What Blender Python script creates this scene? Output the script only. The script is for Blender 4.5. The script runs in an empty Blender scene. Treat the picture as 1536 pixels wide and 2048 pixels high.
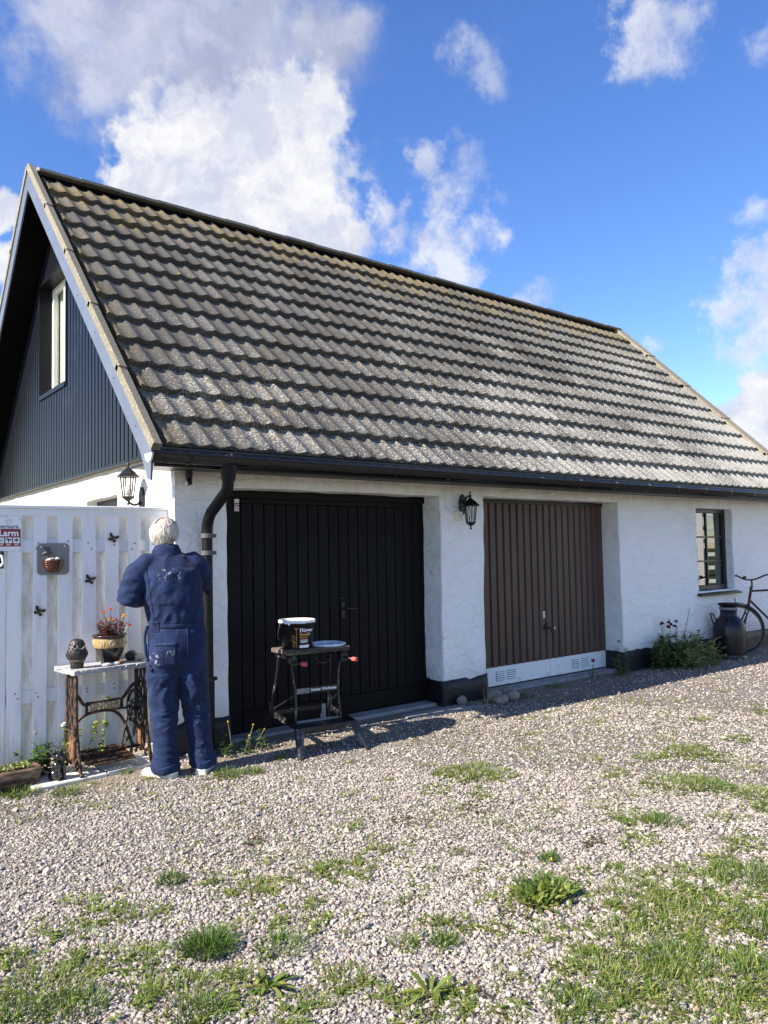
import bpy, math, random
import numpy as np
from mathutils import Vector, Matrix, noise as mnoise
sc = bpy.context.scene
col = sc.collection
R = math.radians

# ------------------------------------------------------------------ camera
YAW, PITCH, ROLL = R(51.66), R(2.94), R(-1.06)
cam_d = Vector((math.cos(YAW)*math.cos(PITCH), math.sin(YAW)*math.cos(PITCH), math.sin(PITCH)))
cam_r = Vector((math.sin(YAW), -math.cos(YAW), 0))
cam_u = cam_r.cross(cam_d)
cr = math.cos(ROLL)*cam_r + math.sin(ROLL)*cam_u
cu = -math.sin(ROLL)*cam_r + math.cos(ROLL)*cam_u
cd = bpy.data.cameras.new('camera')
cd.sensor_fit = 'VERTICAL'; cd.sensor_height = 36.0; cd.lens = 36.0*1538/2048
cd.clip_start = 0.05; cd.clip_end = 3000
cam = bpy.data.objects.new('camera', cd); col.objects.link(cam)
cam.matrix_world = Matrix(((cr.x, cu.x, -cam_d.x, 0), (cr.y, cu.y, -cam_d.y, 0), (cr.z, cu.z, -cam_d.z, 1.55), (0, 0, 0, 1)))
sc.camera = cam

# ------------------------------------------------------------------ exposure, sun, sky
sc.view_settings.view_transform = 'Standard'; sc.view_settings.look = 'None'
sc.view_settings.gamma = 1.0; sc.view_settings.use_curve_mapping = False
sc.view_settings.exposure = 1.62
SUN = Vector((-1.43, 0.10, 1.0)).normalized()          # towards the sun
sl = bpy.data.lights.new('sun', 'SUN'); sl.energy = 3.9; sl.angle = R(0.53); sl.color = (1.0, 0.92, 0.80)
so = bpy.data.objects.new('sun', sl); col.objects.link(so)
so.rotation_euler = (-SUN).to_track_quat('-Z', 'Y').to_euler(); so.location = (-20, 2, 20)

world = bpy.data.worlds.new('World'); sc.world = world; world.use_nodes = True
WN = world.node_tree; WN.nodes.clear()

class N:
    """short node builder: every call returns an output socket"""
    def __init__(s, tree): s.t = tree
    def new(s, kind, **kw):
        n = s.t.nodes.new(kind)
        for k, v in kw.items(): setattr(n, k, v)
        return n
    def put(s, sock, v):
        if v is None: return
        if isinstance(v, bpy.types.NodeSocket): s.t.links.new(v, sock)
        elif isinstance(v, (tuple, list)) and sock.type == 'RGBA' and len(v) == 3: sock.default_value = (*v, 1)
        else: sock.default_value = v
    def math(s, op, a, b=None, c=None, clamp=False):
        n = s.new('ShaderNodeMath', operation=op, use_clamp=clamp)
        s.put(n.inputs[0], a); s.put(n.inputs[1], b); s.put(n.inputs[2], c)
        return n.outputs[0]
    def vmath(s, op, a, b=None, out=0, scale=None):
        n = s.new('ShaderNodeVectorMath', operation=op)
        s.put(n.inputs[0], a); s.put(n.inputs[1], b)
        if scale is not None: s.put(n.inputs['Scale'], scale)
        return n.outputs[out]
    def noise(s, v, scale, detail=4, rough=.55, out='Fac', dist=0, lac=2.0):
        n = s.new('ShaderNodeTexNoise'); s.put(n.inputs['Vector'], v); s.put(n.inputs['Scale'], scale)
        n.inputs['Detail'].default_value = detail; n.inputs['Roughness'].default_value = rough
        n.inputs['Distortion'].default_value = dist; n.inputs['Lacunarity'].default_value = lac
        return n.outputs[out]
    def voro(s, v, scale, feature='F1', out='Distance', rnd=1.0):
        n = s.new('ShaderNodeTexVoronoi', feature=feature); s.put(n.inputs['Vector'], v); s.put(n.inputs['Scale'], scale)
        n.inputs['Randomness'].default_value = rnd
        return n.outputs[out]
    def ramp(s, f, lo, hi, a=0.0, b=1.0, smooth=True):
        n = s.new('ShaderNodeMapRange', interpolation_type='SMOOTHSTEP' if smooth else 'LINEAR')
        s.put(n.inputs[0], f); s.put(n.inputs[1], lo); s.put(n.inputs[2], hi); s.put(n.inputs[3], a); s.put(n.inputs[4], b)
        return n.outputs[0]
    def mix(s, f, a, b, mode='MIX'):
        n = s.new('ShaderNodeMix', data_type='RGBA', blend_type=mode)
        s.put(n.inputs[0], f); s.put(n.inputs[6], a); s.put(n.inputs[7], b)
        return n.outputs[2]
    def sep(s, v):
        n = s.new('ShaderNodeSeparateXYZ'); s.put(n.inputs[0], v); return n.outputs
    def comb(s, x=0, y=0, z=0):
        n = s.new('ShaderNodeCombineXYZ'); s.put(n.inputs[0], x); s.put(n.inputs[1], y); s.put(n.inputs[2], z); return n.outputs[0]
    def pos(s): return s.new('ShaderNodeNewGeometry').outputs['Position']
    def obj(s): return s.new('ShaderNodeTexCoord').outputs['Object']
    def rnd(s): return s.new('ShaderNodeObjectInfo').outputs['Random']
    def attr(s, name): return s.new('ShaderNodeAttribute', attribute_name=name).outputs['Color']
    def bump(s, h, strength=.5, dist=.01, normal=None):
        n = s.new('ShaderNodeBump'); n.inputs['Strength'].default_value = strength; n.inputs['Distance'].default_value = dist
        s.put(n.inputs['Height'], h); s.put(n.inputs['Normal'], normal); return n.outputs[0]

w = N(WN)
sky = w.new('ShaderNodeTexSky', sky_type='NISHITA'); sky.sun_disc = False
sky.sun_elevation = math.asin(SUN.z); sky.sun_rotation = math.atan2(SUN.x, SUN.y)
sky.altitude = 20; sky.air_density = 1.0; sky.dust_density = 0.1; sky.ozone_density = 3.2
gen = w.new('ShaderNodeTexCoord').outputs['Generated']
# clouds of the sky: cumulus heaps and wisps at their compass directions, puffed up by noise
CW = [(0.378,0.809,0.451,0.087),(0.449,0.748,0.489,0.075),(0.48,0.712,0.512,0.043),(0.325,0.826,0.46,0.043),(0.468,0.782,0.412,0.09),(0.521,0.76,0.387,0.049),(0.402,0.822,0.403,0.095),(0.43,0.786,0.445,0.088),(0.321,0.846,0.426,0.043),(0.477,0.751,0.457,0.065),(0.894,0.411,0.177,0.04),(0.887,0.437,0.152,0.035),(0.899,0.414,0.143,0.046),(0.187,0.909,0.372,0.025),(0.194,0.926,0.323,0.026)]
CG = [(0.295,0.778,0.555,0.101),(0.384,0.733,0.561,0.104),(0.464,0.685,0.562,0.055),(0.229,0.799,0.556,0.062),(0.36,0.77,0.526,0.067),(0.483,0.664,0.57,0.033),(0.277,0.803,0.528,0.065),(0.33,0.74,0.59,0.09)]
CS = [(0.58,0.705,0.379,0.026),(0.612,0.689,0.363,0.035),(0.682,0.624,0.379,0.023),(0.648,0.648,0.4,0.029),(0.636,0.673,0.348,0.035),(0.641,0.665,0.384,0.052),(0.62,0.693,0.369,0.043),(0.663,0.641,0.387,0.039),(0.615,0.667,0.421,0.027),(0.681,0.625,0.381,0.021),(0.567,0.714,0.41,0.023),(0.728,0.613,0.306,0.028),(0.585,0.669,0.459,0.021),(0.54,0.711,0.451,0.018),(0.657,0.67,0.345,0.043),(0.584,0.696,0.417,0.018),(0.716,0.436,0.545,0.053),(0.717,0.463,0.521,0.03),(0.733,0.418,0.537,0.037),(0.866,0.416,0.278,0.054),(0.868,0.39,0.306,0.045),(0.878,0.411,0.245,0.046),(0.859,0.435,0.271,0.029)]
CV = [(0.818,0.521,0.243,0.022),(0.606,0.579,0.545,0.036),(0.627,0.577,0.523,0.03),(0.587,0.59,0.555,0.026),(0.844,0.398,0.36,0.026),(0.785,0.347,0.514,0.03),(0.63,0.64,0.44,0.04),(0.53,0.72,0.46,0.035)]
w1 = w.vmath('SUBTRACT', w.noise(gen, 9, 5, .6, 'Color'), (.5, .5, .5))
w2 = w.vmath('SUBTRACT', w.noise(gen, 30, 4, .6, 'Color'), (.5, .5, .5))
warped = w.vmath('ADD', w.vmath('ADD', gen, w.vmath('SCALE', w1, scale=.085)), w.vmath('SCALE', w2, scale=.030))
fine = w.noise(gen, 30, 8, .62)
def heap(blobs):
    acc = None
    for x, y, z, r in blobs:
        d = w.vmath('DISTANCE', warped, Vector((x, y, z)).normalized(), out='Value')
        m = w.math('SUBTRACT', 1.0, w.math('DIVIDE', d, r))
        acc = m if acc is None else w.math('SMOOTH_MAX', acc, m, .25)
    return acc
hw, hg, hs, hv = heap(CW), heap(CG), heap(CS), heap(CV)
fz = w.math('MULTIPLY_ADD', fine, 1.3, -.65)
dw = w.ramp(w.math('ADD', hw, w.math('MULTIPLY', fz, .8)), -.08, .34)
dg = w.ramp(w.math('ADD', hg, w.math('MULTIPLY', fz, .8)), -.30, .75)
ds = w.ramp(w.math('ADD', hs, w.math('MULTIPLY', fz, 2.1)), -.08, 1.0)
dv = w.ramp(w.math('ADD', hv, w.math('MULTIPLY', fz, 2.2)), -.1, 1.3)
# the rest of the sky carries scattered clouds of the same kind, off to the sides and behind
bn = w.noise(gen, 3.2, 7, .58)
zz = w.sep(gen)[2]
toward = w.vmath('DOT_PRODUCT', gen, tuple(cam_d), out='Value')
dr = w.math('MULTIPLY', w.ramp(bn, .52, .66), w.math('MULTIPLY', w.ramp(toward, .72, .5), w.ramp(zz, -.02, .12)))
puff = w.noise(warped, 14, 6, .6)
cwhite = w.mix(w.ramp(puff, .36, .66), (.66, .70, .84), (1.0, 1.0, 1.0))
cgrey = w.mix(w.ramp(puff, .3, .7), (.50, .52, .64), (.76, .78, .88))
hs_ = w.new('ShaderNodeHueSaturation'); hs_.inputs['Saturation'].default_value = 1.2; hs_.inputs['Hue'].default_value = 0.514; WN.links.new(sky.outputs[0], hs_.inputs['Color'])
skyc = hs_.outputs['Color']
CLOUD = 4.15
def lit(c): return w.mix(1.0, c, (CLOUD, CLOUD, CLOUD), 'MULTIPLY')
c = w.mix(w.math('MULTIPLY', dr, .8), skyc, lit(cwhite))
c = w.mix(w.math('MULTIPLY', dg, .80), c, lit(cgrey))
c = w.mix(w.math('MULTIPLY', ds, .75), c, lit(cwhite))
c = w.mix(w.math('MULTIPLY', dv, .6), c, lit(cwhite))
c = w.mix(w.math('MULTIPLY', dw, .97), c, lit(cwhite))
bg = w.new('ShaderNodeBackground'); bg.inputs['Strength'].default_value = 0.08
w.put(bg.inputs['Color'], c)
wo = w.new('ShaderNodeOutputWorld'); WN.links.new(bg.outputs[0], wo.inputs['Surface'])

# ------------------------------------------------------------------ helpers
random.seed(7); rng = np.random.default_rng(7)

def link_mesh(name, me, mat=None, parent=None):
    o = bpy.data.objects.new(name, me); col.objects.link(o)
    if mat is not None: me.materials.append(mat)
    if parent is not None: o.parent = parent
    return o

class MB:
    """collects vertices and faces, then becomes one mesh object"""
    def __init__(s): s.v = []; s.f = []; s.sm = []
    def add(s, vs, fs, smooth=False):
        b = len(s.v); s.v += [tuple(p) for p in vs]
        s.f += [tuple(i+b for i in f) for f in fs]; s.sm += [smooth]*len(fs); return s
    def box(s, x0, x1, y0, y1, z0, z1, bev=0):
        if bev > 0:
            bev = min(bev, (x1-x0)*.45, (y1-y0)*.45, (z1-z0)*.45)
            vs = []; 
            for z, i in ((z0, bev), (z0+bev, 0), (z1-bev, 0), (z1, bev)):
                xs0, xs1, ys0, ys1 = x0+i, x1-i, y0+i, y1-i; c = bev*.6 if i == 0 else 0
                ring = [(xs0+c, ys0, z), (xs1-c, ys0, z), (xs1, ys0+c, z), (xs1, ys1-c, z), (xs1-c, ys1, z), (xs0+c, ys1, z), (xs0, ys1-c, z), (xs0, ys0+c, z)]
                vs += ring
            fs = [tuple(range(7, -1, -1)), tuple(range(24, 32))]
            for r in range(3):
                for i in range(8):
                    j = (i+1) % 8; fs.append((r*8+i, r*8+j, r*8+8+j, r*8+8+i))
            return s.add(vs, fs)
        vs = [(x, y, z) for z in (z0, z1) for y in (y0, y1) for x in (x0, x1)]
        return s.add(vs, [(0, 2, 3, 1), (4, 5, 7, 6), (0, 1, 5, 4), (2, 6, 7, 3), (0, 4, 6, 2), (1, 3, 7, 5)])
    def tube(s, pts, r, n=10, caps=True, smooth=True, flat=None):
        pts = [Vector(p) for p in pts]; rs = r if isinstance(r, (list, tuple)) else [r]*len(pts)
        vs = []; up = None
        for i, p in enumerate(pts):
            t = (pts[min(i+1, len(pts)-1)] - pts[max(i-1, 0)]).normalized()
            if up is None: up = Vector((0, 0, 1)) if abs(t.z) < .9 else Vector((0, 1, 0))
            a = (up - t*up.dot(t)).normalized(); b = t.cross(a); up = a
            fl = flat or 1.0
            for k in range(n):
                q = 2*math.pi*k/n; vs.append(p + (a*math.cos(q)*fl + b*math.sin(q))*rs[i])
        fs = []
        for i in range(len(pts)-1):
            for k in range(n):
                j = (k+1) % n; fs.append((i*n+k, i*n+j, i*n+n+j, i*n+n+k))
        s.add(vs, fs, smooth)
        if caps:
            s.add(vs[:n], [tuple(range(n-1, -1, -1))]); s.add(vs[-n:], [tuple(range(n))])
        return s
    def bar(s, a, b, wx, wy, up=(0, 0, 1)):
        """a straight bar of rectangular section"""
        a, b = Vector(a), Vector(b); t = (b-a).normalized(); up = Vector(up)
        if abs(t.dot(up)) > .95: up = Vector((0, 1, 0))
        p = (up - t*up.dot(t)).normalized(); q = t.cross(p)
        vs = [e + q*sx*wx/2 + p*sy*wy/2 for e in (a, b) for sx, sy in ((-1, -1), (1, -1), (1, 1), (-1, 1))]
        return s.add(vs, [(3, 2, 1, 0), (4, 5, 6, 7), (0, 1, 5, 4), (1, 2, 6, 5), (2, 3, 7, 6), (3, 0, 4, 7)])
    def lathe(s, prof, n=24, c=(0, 0, 0), smooth=True, squash=(1, 1)):
        vs = [(c[0]+r*squash[0]*math.cos(2*math.pi*k/n), c[1]+r*squash[1]*math.sin(2*math.pi*k/n), c[2]+z) for r, z in prof for k in range(n)]
        fs = [(i*n+k, i*n+(k+1) % n, i*n+n+(k+1) % n, i*n+n+k) for i in range(len(prof)-1) for k in range(n)]
        return s.add(vs, fs, smooth)
    def prism(s, poly, y0, y1, axis='y'):
        """outline poly extruded along an axis; poly given in the two other axes"""
        n = len(poly)
        def P(a, b, h): return (a, h, b) if axis == 'y' else ((h, a, b) if axis == 'x' else (a, b, h))
        vs = [P(a, b, y0) for a, b in poly] + [P(a, b, y1) for a, b in poly]
        fs = [tuple(range(n)), tuple(range(2*n-1, n-1, -1))] + [(i, i+n, (i+1) % n+n, (i+1) % n) for i in range(n)]
        return s.add(vs, fs)
    def ball(s, c, r, n=10, m=7, sq=(1, 1, 1), jit=0):
        vs = []; 
        for i in range(m+1):
            th = math.pi*i/m
            for k in range(n):
                q = 2*math.pi*k/n; rr = r*(1+jit*(random.random()-.5))
                vs.append((c[0]+rr*sq[0]*math.sin(th)*math.cos(q), c[1]+rr*sq[1]*math.sin(th)*math.sin(q), c[2]+rr*sq[2]*math.cos(th)))
        fs = [(i*n+k, i*n+n+k, i*n+n+(k+1) % n, i*n+(k+1) % n) for i in range(m) for k in range(n)]
        return s.add(vs, fs, True)
    def build(s, name, mat=None, parent=None, loc=None, rot=None, fixn=True, weld=False):
        me = bpy.data.meshes.new(name); me.from_pydata(s.v, [], s.f)
        me.polygons.foreach_set('use_smooth', s.sm)
        if fixn or weld:
            import bmesh
            bm = bmesh.new(); bm.from_mesh(me)
            if weld: bmesh.ops.remove_doubles(bm, verts=bm.verts, dist=1e-5)
            if fixn: bmesh.ops.recalc_face_normals(bm, faces=bm.faces)
            bm.to_mesh(me); bm.free()
        o = link_mesh(name, me, mat, parent)
        if loc: o.location = loc
        if rot: o.rotation_euler = rot
        return o

def thing(name, label, cat, loc=(0, 0, 0), rz=0, group=None):
    o = bpy.data.objects.new(name, None); col.objects.link(o); o.empty_display_size = .1
    o.location = loc; o.rotation_euler = (0, 0, rz); return tag(o, label, cat, group)
def tag(o, label, cat, group=None):
    o['label'] = label; o['category'] = cat
    if group: o['group'] = group
    return o
def kind(o, k): o['kind'] = k; return o
def node(name, parent):
    o = bpy.data.objects.new(name, None); col.objects.link(o); o.empty_display_size = .1; o.parent = parent; return o
def dup(root, loc=None, rz=None):
    c = root.copy(); col.objects.link(c)
    if loc is not None: c.location = loc
    if rz is not None: c.rotation_euler = (c.rotation_euler[0], c.rotation_euler[1], rz)
    def kids(a, b):
        for ch in list(a.children):
            k = ch.copy(); col.objects.link(k); k.parent = b; kids(ch, k)
    kids(root, c); return c
def text_part(name, body, size, mat, parent, loc, rot, depth=.0008, align='CENTER', bold=0, sx=1):
    cu = bpy.data.curves.new(name, 'FONT'); cu.body = body; cu.size = size; cu.align_x = align; cu.align_y = 'CENTER'
    cu.extrude = depth; cu.offset = bold; cu.resolution_u = 3
    tmp = bpy.data.objects.new(name, cu); col.objects.link(tmp)
    me = bpy.data.meshes.new_from_object(tmp.evaluated_get(bpy.context.evaluated_depsgraph_get()))
    bpy.data.objects.remove(tmp); me.materials.clear()
    o = link_mesh(name, me, mat, parent); o.location = loc; o.rotation_euler = rot; o.scale = (sx, 1, 1); return o

# ------------------------------------------------------------------ materials
def mat(name, base=(.5, .5, .5), rough=.6, metal=0, spec=.5, fn=None, rn=None, bm=None, transl=0, coat=0):
    """fn(n) -> colour socket, rn(n) -> roughness socket, bm(n) -> normal socket"""
    m = bpy.data.materials.new(name); m.use_nodes = True
    t = m.node_tree; b = t.nodes['Principled BSDF']; n = N(t)
    b.inputs['Base Color'].default_value = (*base, 1); b.inputs['Roughness'].default_value = rough
    b.inputs['Metallic'].default_value = metal; b.inputs['Specular IOR Level'].default_value = spec
    if coat: b.inputs['Coat Weight'].default_value = coat
    if fn: n.put(b.inputs['Base Color'], fn(n))
    if rn: n.put(b.inputs['Roughness'], rn(n))
    if bm: n.put(b.inputs['Normal'], bm(n))
    if transl:
        tr = n.new('ShaderNodeBsdfTranslucent'); mx = n.new('ShaderNodeMixShader'); mx.inputs[0].default_value = transl
        if fn: n.put(tr.inputs['Color'], b.inputs['Base Color'].links[0].from_socket)
        else: tr.inputs['Color'].default_value = (*base, 1)
        out = t.nodes['Material Output']
        t.links.new(b.outputs[0], mx.inputs[1]); t.links.new(tr.outputs[0], mx.inputs[2]); t.links.new(mx.outputs[0], out.inputs['Surface'])
    return m

def worn(base, dirt, amount=.35, scale=9, fine=60):
    """base paint with blotches of dirt"""
    def fn(n):
        p = n.pos()
        a = n.ramp(n.noise(p, scale, 6, .62), .60-amount*.3, .78)
        b = n.math('MULTIPLY', n.ramp(n.noise(p, fine, 3), .5, .75), .5)
        return n.mix(n.math('MAXIMUM', a, n.math('MULTIPLY', b, a)), base, dirt)
    return fn
def tone(base, var=.25, scale=20):
    def fn(n):
        f = n.noise(n.pos(), scale, 5, .6)
        return n.mix(n.ramp(f, .3, .7), tuple(c*(1-var) for c in base), tuple(min(1, c*(1+var)) for c in base))
    return fn
def nbump(scale=80, strength=.3, dist=.004, detail=5):
    return lambda n: n.bump(n.noise(n.pos(), scale, detail, .6), strength, dist)

def wall_col(n):
    p = n.pos(); z = n.sep(p)[2]
    c = n.mix(n.ramp(n.noise(p, 2.2, 6, .6), .42, .75), (.88, .875, .865), (.82, .81, .78))
    # splash-back and rain streaks grey the foot; warm reflected light painted brown below eaves
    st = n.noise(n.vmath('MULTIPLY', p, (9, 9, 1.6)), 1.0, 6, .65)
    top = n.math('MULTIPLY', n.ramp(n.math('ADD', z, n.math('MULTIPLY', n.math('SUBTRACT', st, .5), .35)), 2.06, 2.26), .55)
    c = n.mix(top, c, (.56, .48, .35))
    low = n.math('MULTIPLY', n.ramp(n.math('ADD', z, n.math('MULTIPLY', n.math('SUBTRACT', st, .5), .3)), .50, .20), .5)
    c = n.mix(low, c, (.60, .59, .55))
    spk = n.math('MULTIPLY', n.ramp(n.noise(p, 70, 2), .72, .78), .4)
    return n.mix(spk, c, (.4, .38, .34))
def wall_bump(n):
    p = n.pos()
    a = n.noise(n.vmath('MULTIPLY', p, (1, 1, 1.6)), 7, 4, .5, dist=1.2)
    b = n.noise(p, 30, 5, .65)
    return n.bump(b, .45, .008, n.bump(a, .8, .04))
M = {}
M['wall'] = mat('white_limewash', rough=.85, spec=.2, fn=wall_col, bm=wall_bump)
M['plinth'] = mat('tarred_plinth', rough=.55, fn=worn((.0045, .0055, .008), (.06, .06, .06), .12, 14, 80), bm=nbump(25, .5, .01))
M['clad'] = mat('black_cladding', rough=.34, spec=.22, fn=worn((.006, .007, .009), (.022, .024, .027), .15, 3, 120), bm=nbump(260, .12, .002))
M['barge'] = mat('slate_flashing', rough=.42, spec=.5, fn=tone((.105, .122, .158), .12, 2), bm=nbump(3, .1, .02))
M['black'] = mat('black_paint', rough=.42, fn=tone((.003, .0032, .0036), .3, 15))
M['soffit'] = mat('black_soffit', (.0025, .0025, .003), rough=.8, spec=.06)
M['gutter'] = mat('black_gutter_steel', rough=.24, spec=.4, fn=tone((.005, .0055, .0065), .3, 20))
M['iron'] = mat('black_cast_iron', rough=.45, fn=tone((.007, .007, .007), .3, 60), bm=nbump(200, .3, .002))
M['doorblack'] = mat('black_door_boards', rough=.55, spec=.14, fn=lambda n: n.mix(n.ramp(n.noise(n.pos(), 160, 2), .74, .80), n.mix(n.rnd(), (.0030, .0038, .0042), (.0055, .0065, .0065)), (.16, .16, .15)), bm=lambda n: n.bump(n.noise(n.vmath('MULTIPLY', n.pos(), (60, 60, 3)), 1, 5, .6), .25, .004))
M['doorbrown'] = mat('brown_door_paint', rough=.45, spec=.35, fn=lambda n: n.mix(n.ramp(n.noise(n.vmath('MULTIPLY', n.pos(), (3, 3, .7)), 2.2, 6, .6), .3, .7), n.mix(n.rnd(), (.062, .033, .026), (.074, .041, .032)), (.088, .053, .042)), bm=nbump(90, .1, .002))
M['doorwhite'] = mat('white_door_steel', rough=.45, fn=worn((.80, .81, .80), (.50, .48, .44), .15, 8, 60))
M['steel'] = mat('zinc_steel', (.55, .55, .56), rough=.35, metal=.9, fn=tone((.55, .55, .56), .15, 40))
M['concrete'] = mat('grey_concrete', rough=.85, fn=worn((.26, .26, .26), (.15, .15, .14), .6, 7, 60), bm=nbump(60, .4, .004))
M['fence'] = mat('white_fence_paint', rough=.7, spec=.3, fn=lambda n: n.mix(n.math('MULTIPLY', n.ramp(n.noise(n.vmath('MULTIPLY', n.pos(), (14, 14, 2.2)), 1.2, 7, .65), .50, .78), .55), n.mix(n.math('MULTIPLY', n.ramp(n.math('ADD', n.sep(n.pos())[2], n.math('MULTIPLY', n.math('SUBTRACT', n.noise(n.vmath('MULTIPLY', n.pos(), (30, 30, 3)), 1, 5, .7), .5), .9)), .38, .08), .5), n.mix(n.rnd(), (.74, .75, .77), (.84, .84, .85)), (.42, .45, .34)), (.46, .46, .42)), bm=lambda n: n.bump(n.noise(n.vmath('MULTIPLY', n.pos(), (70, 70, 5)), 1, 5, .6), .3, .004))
M['fencedirty'] = mat('weathered_fence_paint', rough=.8, spec=.2, fn=lambda n: n.mix(n.math('MULTIPLY', n.ramp(n.noise(n.vmath('MULTIPLY', n.pos(), (10, 10, 2.5)), 1.5, 8, .7), .40, .70), .75), n.mix(n.rnd(), (.72, .72, .69), (.79, .79, .76)), (.40, .39, .33)), bm=lambda n: n.bump(n.noise(n.vmath('MULTIPLY', n.pos(), (70, 70, 5)), 1, 5, .6), .4, .004))
M['nail'] = mat('rusty_nail', (.05, .04, .035), rough=.7)

def tile_col(n):
    p = n.pos(); xyz = n.sep(p); x, z = xyz[0], xyz[2]; r = n.rnd()
    base = n.mix(r, (.078, .074, .068), (.120, .114, .104))
    base = n.mix(n.ramp(n.math('FRACT', n.math('MULTIPLY', r, 37.7)), .86, .92), base, (.085, .082, .082))   # a few smoother dark tiles
    base = n.mix(n.math('MULTIPLY', n.ramp(n.noise(p, 5, 6, .65), .35, .7), .55), base, (.080, .069, .055))
    # crusty pale lichen, thickest low on the slope and towards the far end
    big = n.noise(p, .55, 4, .55)
    amt = n.math('ADD', n.math('MULTIPLY', n.math('SUBTRACT', 4.6, z), .052), n.math('MULTIPLY', n.math('SUBTRACT', x, 3.0), .017))
    amt = n.math('ADD', amt, n.math('MULTIPLY', n.math('SUBTRACT', big, .5), .30))
    amt = n.math('ADD', amt, n.math('MULTIPLY', n.math('SUBTRACT', r, .5), .06))
    crust = n.noise(p, 55, 7, .72)
    thr = n.math('SUBTRACT', .625, n.math('MULTIPLY', amt, .85))
    lich = n.ramp(crust, thr, n.math('ADD', thr, .06))
    lc = n.mix(n.noise(p, 18, 3), (.33, .32, .285), (.50, .48, .42))
    c = n.mix(n.math('MULTIPLY', lich, .82), base, lc)
    # ochre moss along the ridge and beside the verge
    mz = n.ramp(n.math('ADD', z, n.math('MULTIPLY', n.math('SUBTRACT', n.noise(p, 2.5, 6, .6), .5), 2.4)), 5.0, 5.8)
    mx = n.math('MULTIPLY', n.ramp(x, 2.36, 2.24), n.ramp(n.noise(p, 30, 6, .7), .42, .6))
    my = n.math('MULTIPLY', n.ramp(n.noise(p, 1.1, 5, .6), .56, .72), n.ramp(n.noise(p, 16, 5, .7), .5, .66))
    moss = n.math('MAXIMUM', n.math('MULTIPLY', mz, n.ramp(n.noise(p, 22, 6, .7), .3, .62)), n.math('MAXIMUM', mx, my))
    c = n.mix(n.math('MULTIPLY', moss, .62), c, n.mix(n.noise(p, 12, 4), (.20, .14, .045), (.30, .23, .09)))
    yel = n.ramp(n.voro(p, 3.3), .040, .022)
    yel = n.math('MULTIPLY', yel, n.ramp(n.noise(p, 45, 5, .7), .45, .55))
    return n.mix(yel, c, (.46, .33, .06))
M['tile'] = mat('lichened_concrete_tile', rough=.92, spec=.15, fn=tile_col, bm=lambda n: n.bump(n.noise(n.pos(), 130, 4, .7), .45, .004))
M['verge'] = mat('concrete_verge_cover', rough=.9, spec=.15, fn=lambda n: n.mix(n.ramp(n.noise(n.pos(), 60, 6, .72), .50, .62), n.mix(n.rnd(), (.175, .155, .118), (.22, .195, .15)), n.mix(n.noise(n.pos(), 6, 3), (.14, .13, .10), (.48, .45, .36))), bm=nbump(110, .5, .004))
M['ridge'] = mat('ridge_cover', rough=.9, spec=.15, fn=lambda n: n.mix(n.ramp(n.noise(n.pos(), 50, 6, .72), .5, .66), n.mix(n.rnd(), (.20, .185, .16), (.26, .24, .205)), (.45, .43, .37)), bm=nbump(110, .4, .004))
M['glass'] = None
def glassmat(name, ior=1.5, tint=(.9, .95, .93)):
    m = bpy.data.materials.new(name); m.use_nodes = True; t = m.node_tree; t.nodes.clear(); n = N(t)
    tr = n.new('ShaderNodeBsdfTransparent'); tr.inputs['Color'].default_value = (*tint, 1)
    gl = n.new('ShaderNodeBsdfGlossy'); gl.inputs['Roughness'].default_value = .01; gl.inputs['Color'].default_value = (1, 1, 1, 1)
    fr = n.new('ShaderNodeFresnel'); fr.inputs['IOR'].default_value = ior
    bf = n.new('ShaderNodeNewGeometry').outputs['Backfacing']
    mx = n.new('ShaderNodeMixShader'); out = n.new('ShaderNodeOutputMaterial')
    t.links.new(n.math('MULTIPLY', fr.outputs[0], n.math('SUBTRACT', 1.0, bf)), mx.inputs[0]); t.links.new(tr.outputs[0], mx.inputs[1]); t.links.new(gl.outputs[0], mx.inputs[2]); t.links.new(mx.outputs[0], out.inputs['Surface'])
    return m
M['glass'] = glassmat('window_glass', 2.1, (.55, .6, .58))
M['lampglass'] = glassmat('lantern_glass', 1.45, (.92, .93, .92))
M['pipe'] = mat('black_downpipe_plastic', rough=.5, spec=.25, fn=tone((.0045, .005, .006), .3, 20))
M['white'] = mat('white_plastic', (.80, .80, .78), rough=.4)
M['bulb'] = mat('opal_bulb', (.75, .75, .70), rough=.3)
M['cream'] = mat('cream_plastic', (.80, .74, .55), rough=.5)
M['frame'] = mat('dark_window_frame', rough=.4, fn=tone((.010, .013, .016), .2, 30))
M['winwhite'] = mat('white_window_frame', rough=.4, fn=tone((.70, .74, .70), .06, 10))
M['curtain'] = mat('pale_curtain', rough=.9, fn=lambda n: n.mix(n.ramp(n.noise(n.vmath('MULTIPLY', n.pos(), (40, 40, 1)), 1, 3), .3, .7), (.50, .48, .40), (.75, .73, .66)))
M['leaf'] = mat('leaves', rough=.55, spec=.35, fn=lambda n: n.mix(1.0, n.attr('col'), n.mix(n.noise(n.pos(), 45, 3), (.75, .75, .75), (1.2, 1.2, 1.15)), 'MULTIPLY'), transl=.28)
M['petal'] = mat('petals', rough=.6, spec=.3, fn=lambda n: n.attr('col'), transl=.2)
M['redsign'] = mat('dark_red_print', (.23, .012, .03), rough=.35)
M['whitesign'] = mat('white_sign_sheet', (.78, .80, .82), rough=.3)
M['ink'] = mat('dark_print', (.05, .05, .09), rough=.4)
M['greyink'] = mat('grey_print', (.36, .37, .40), rough=.4)
M['whiteink'] = mat('white_print', (.85, .85, .85), rough=.4)
M['orangeink'] = mat('orange_print', (.62, .32, .10), rough=.4)

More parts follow.
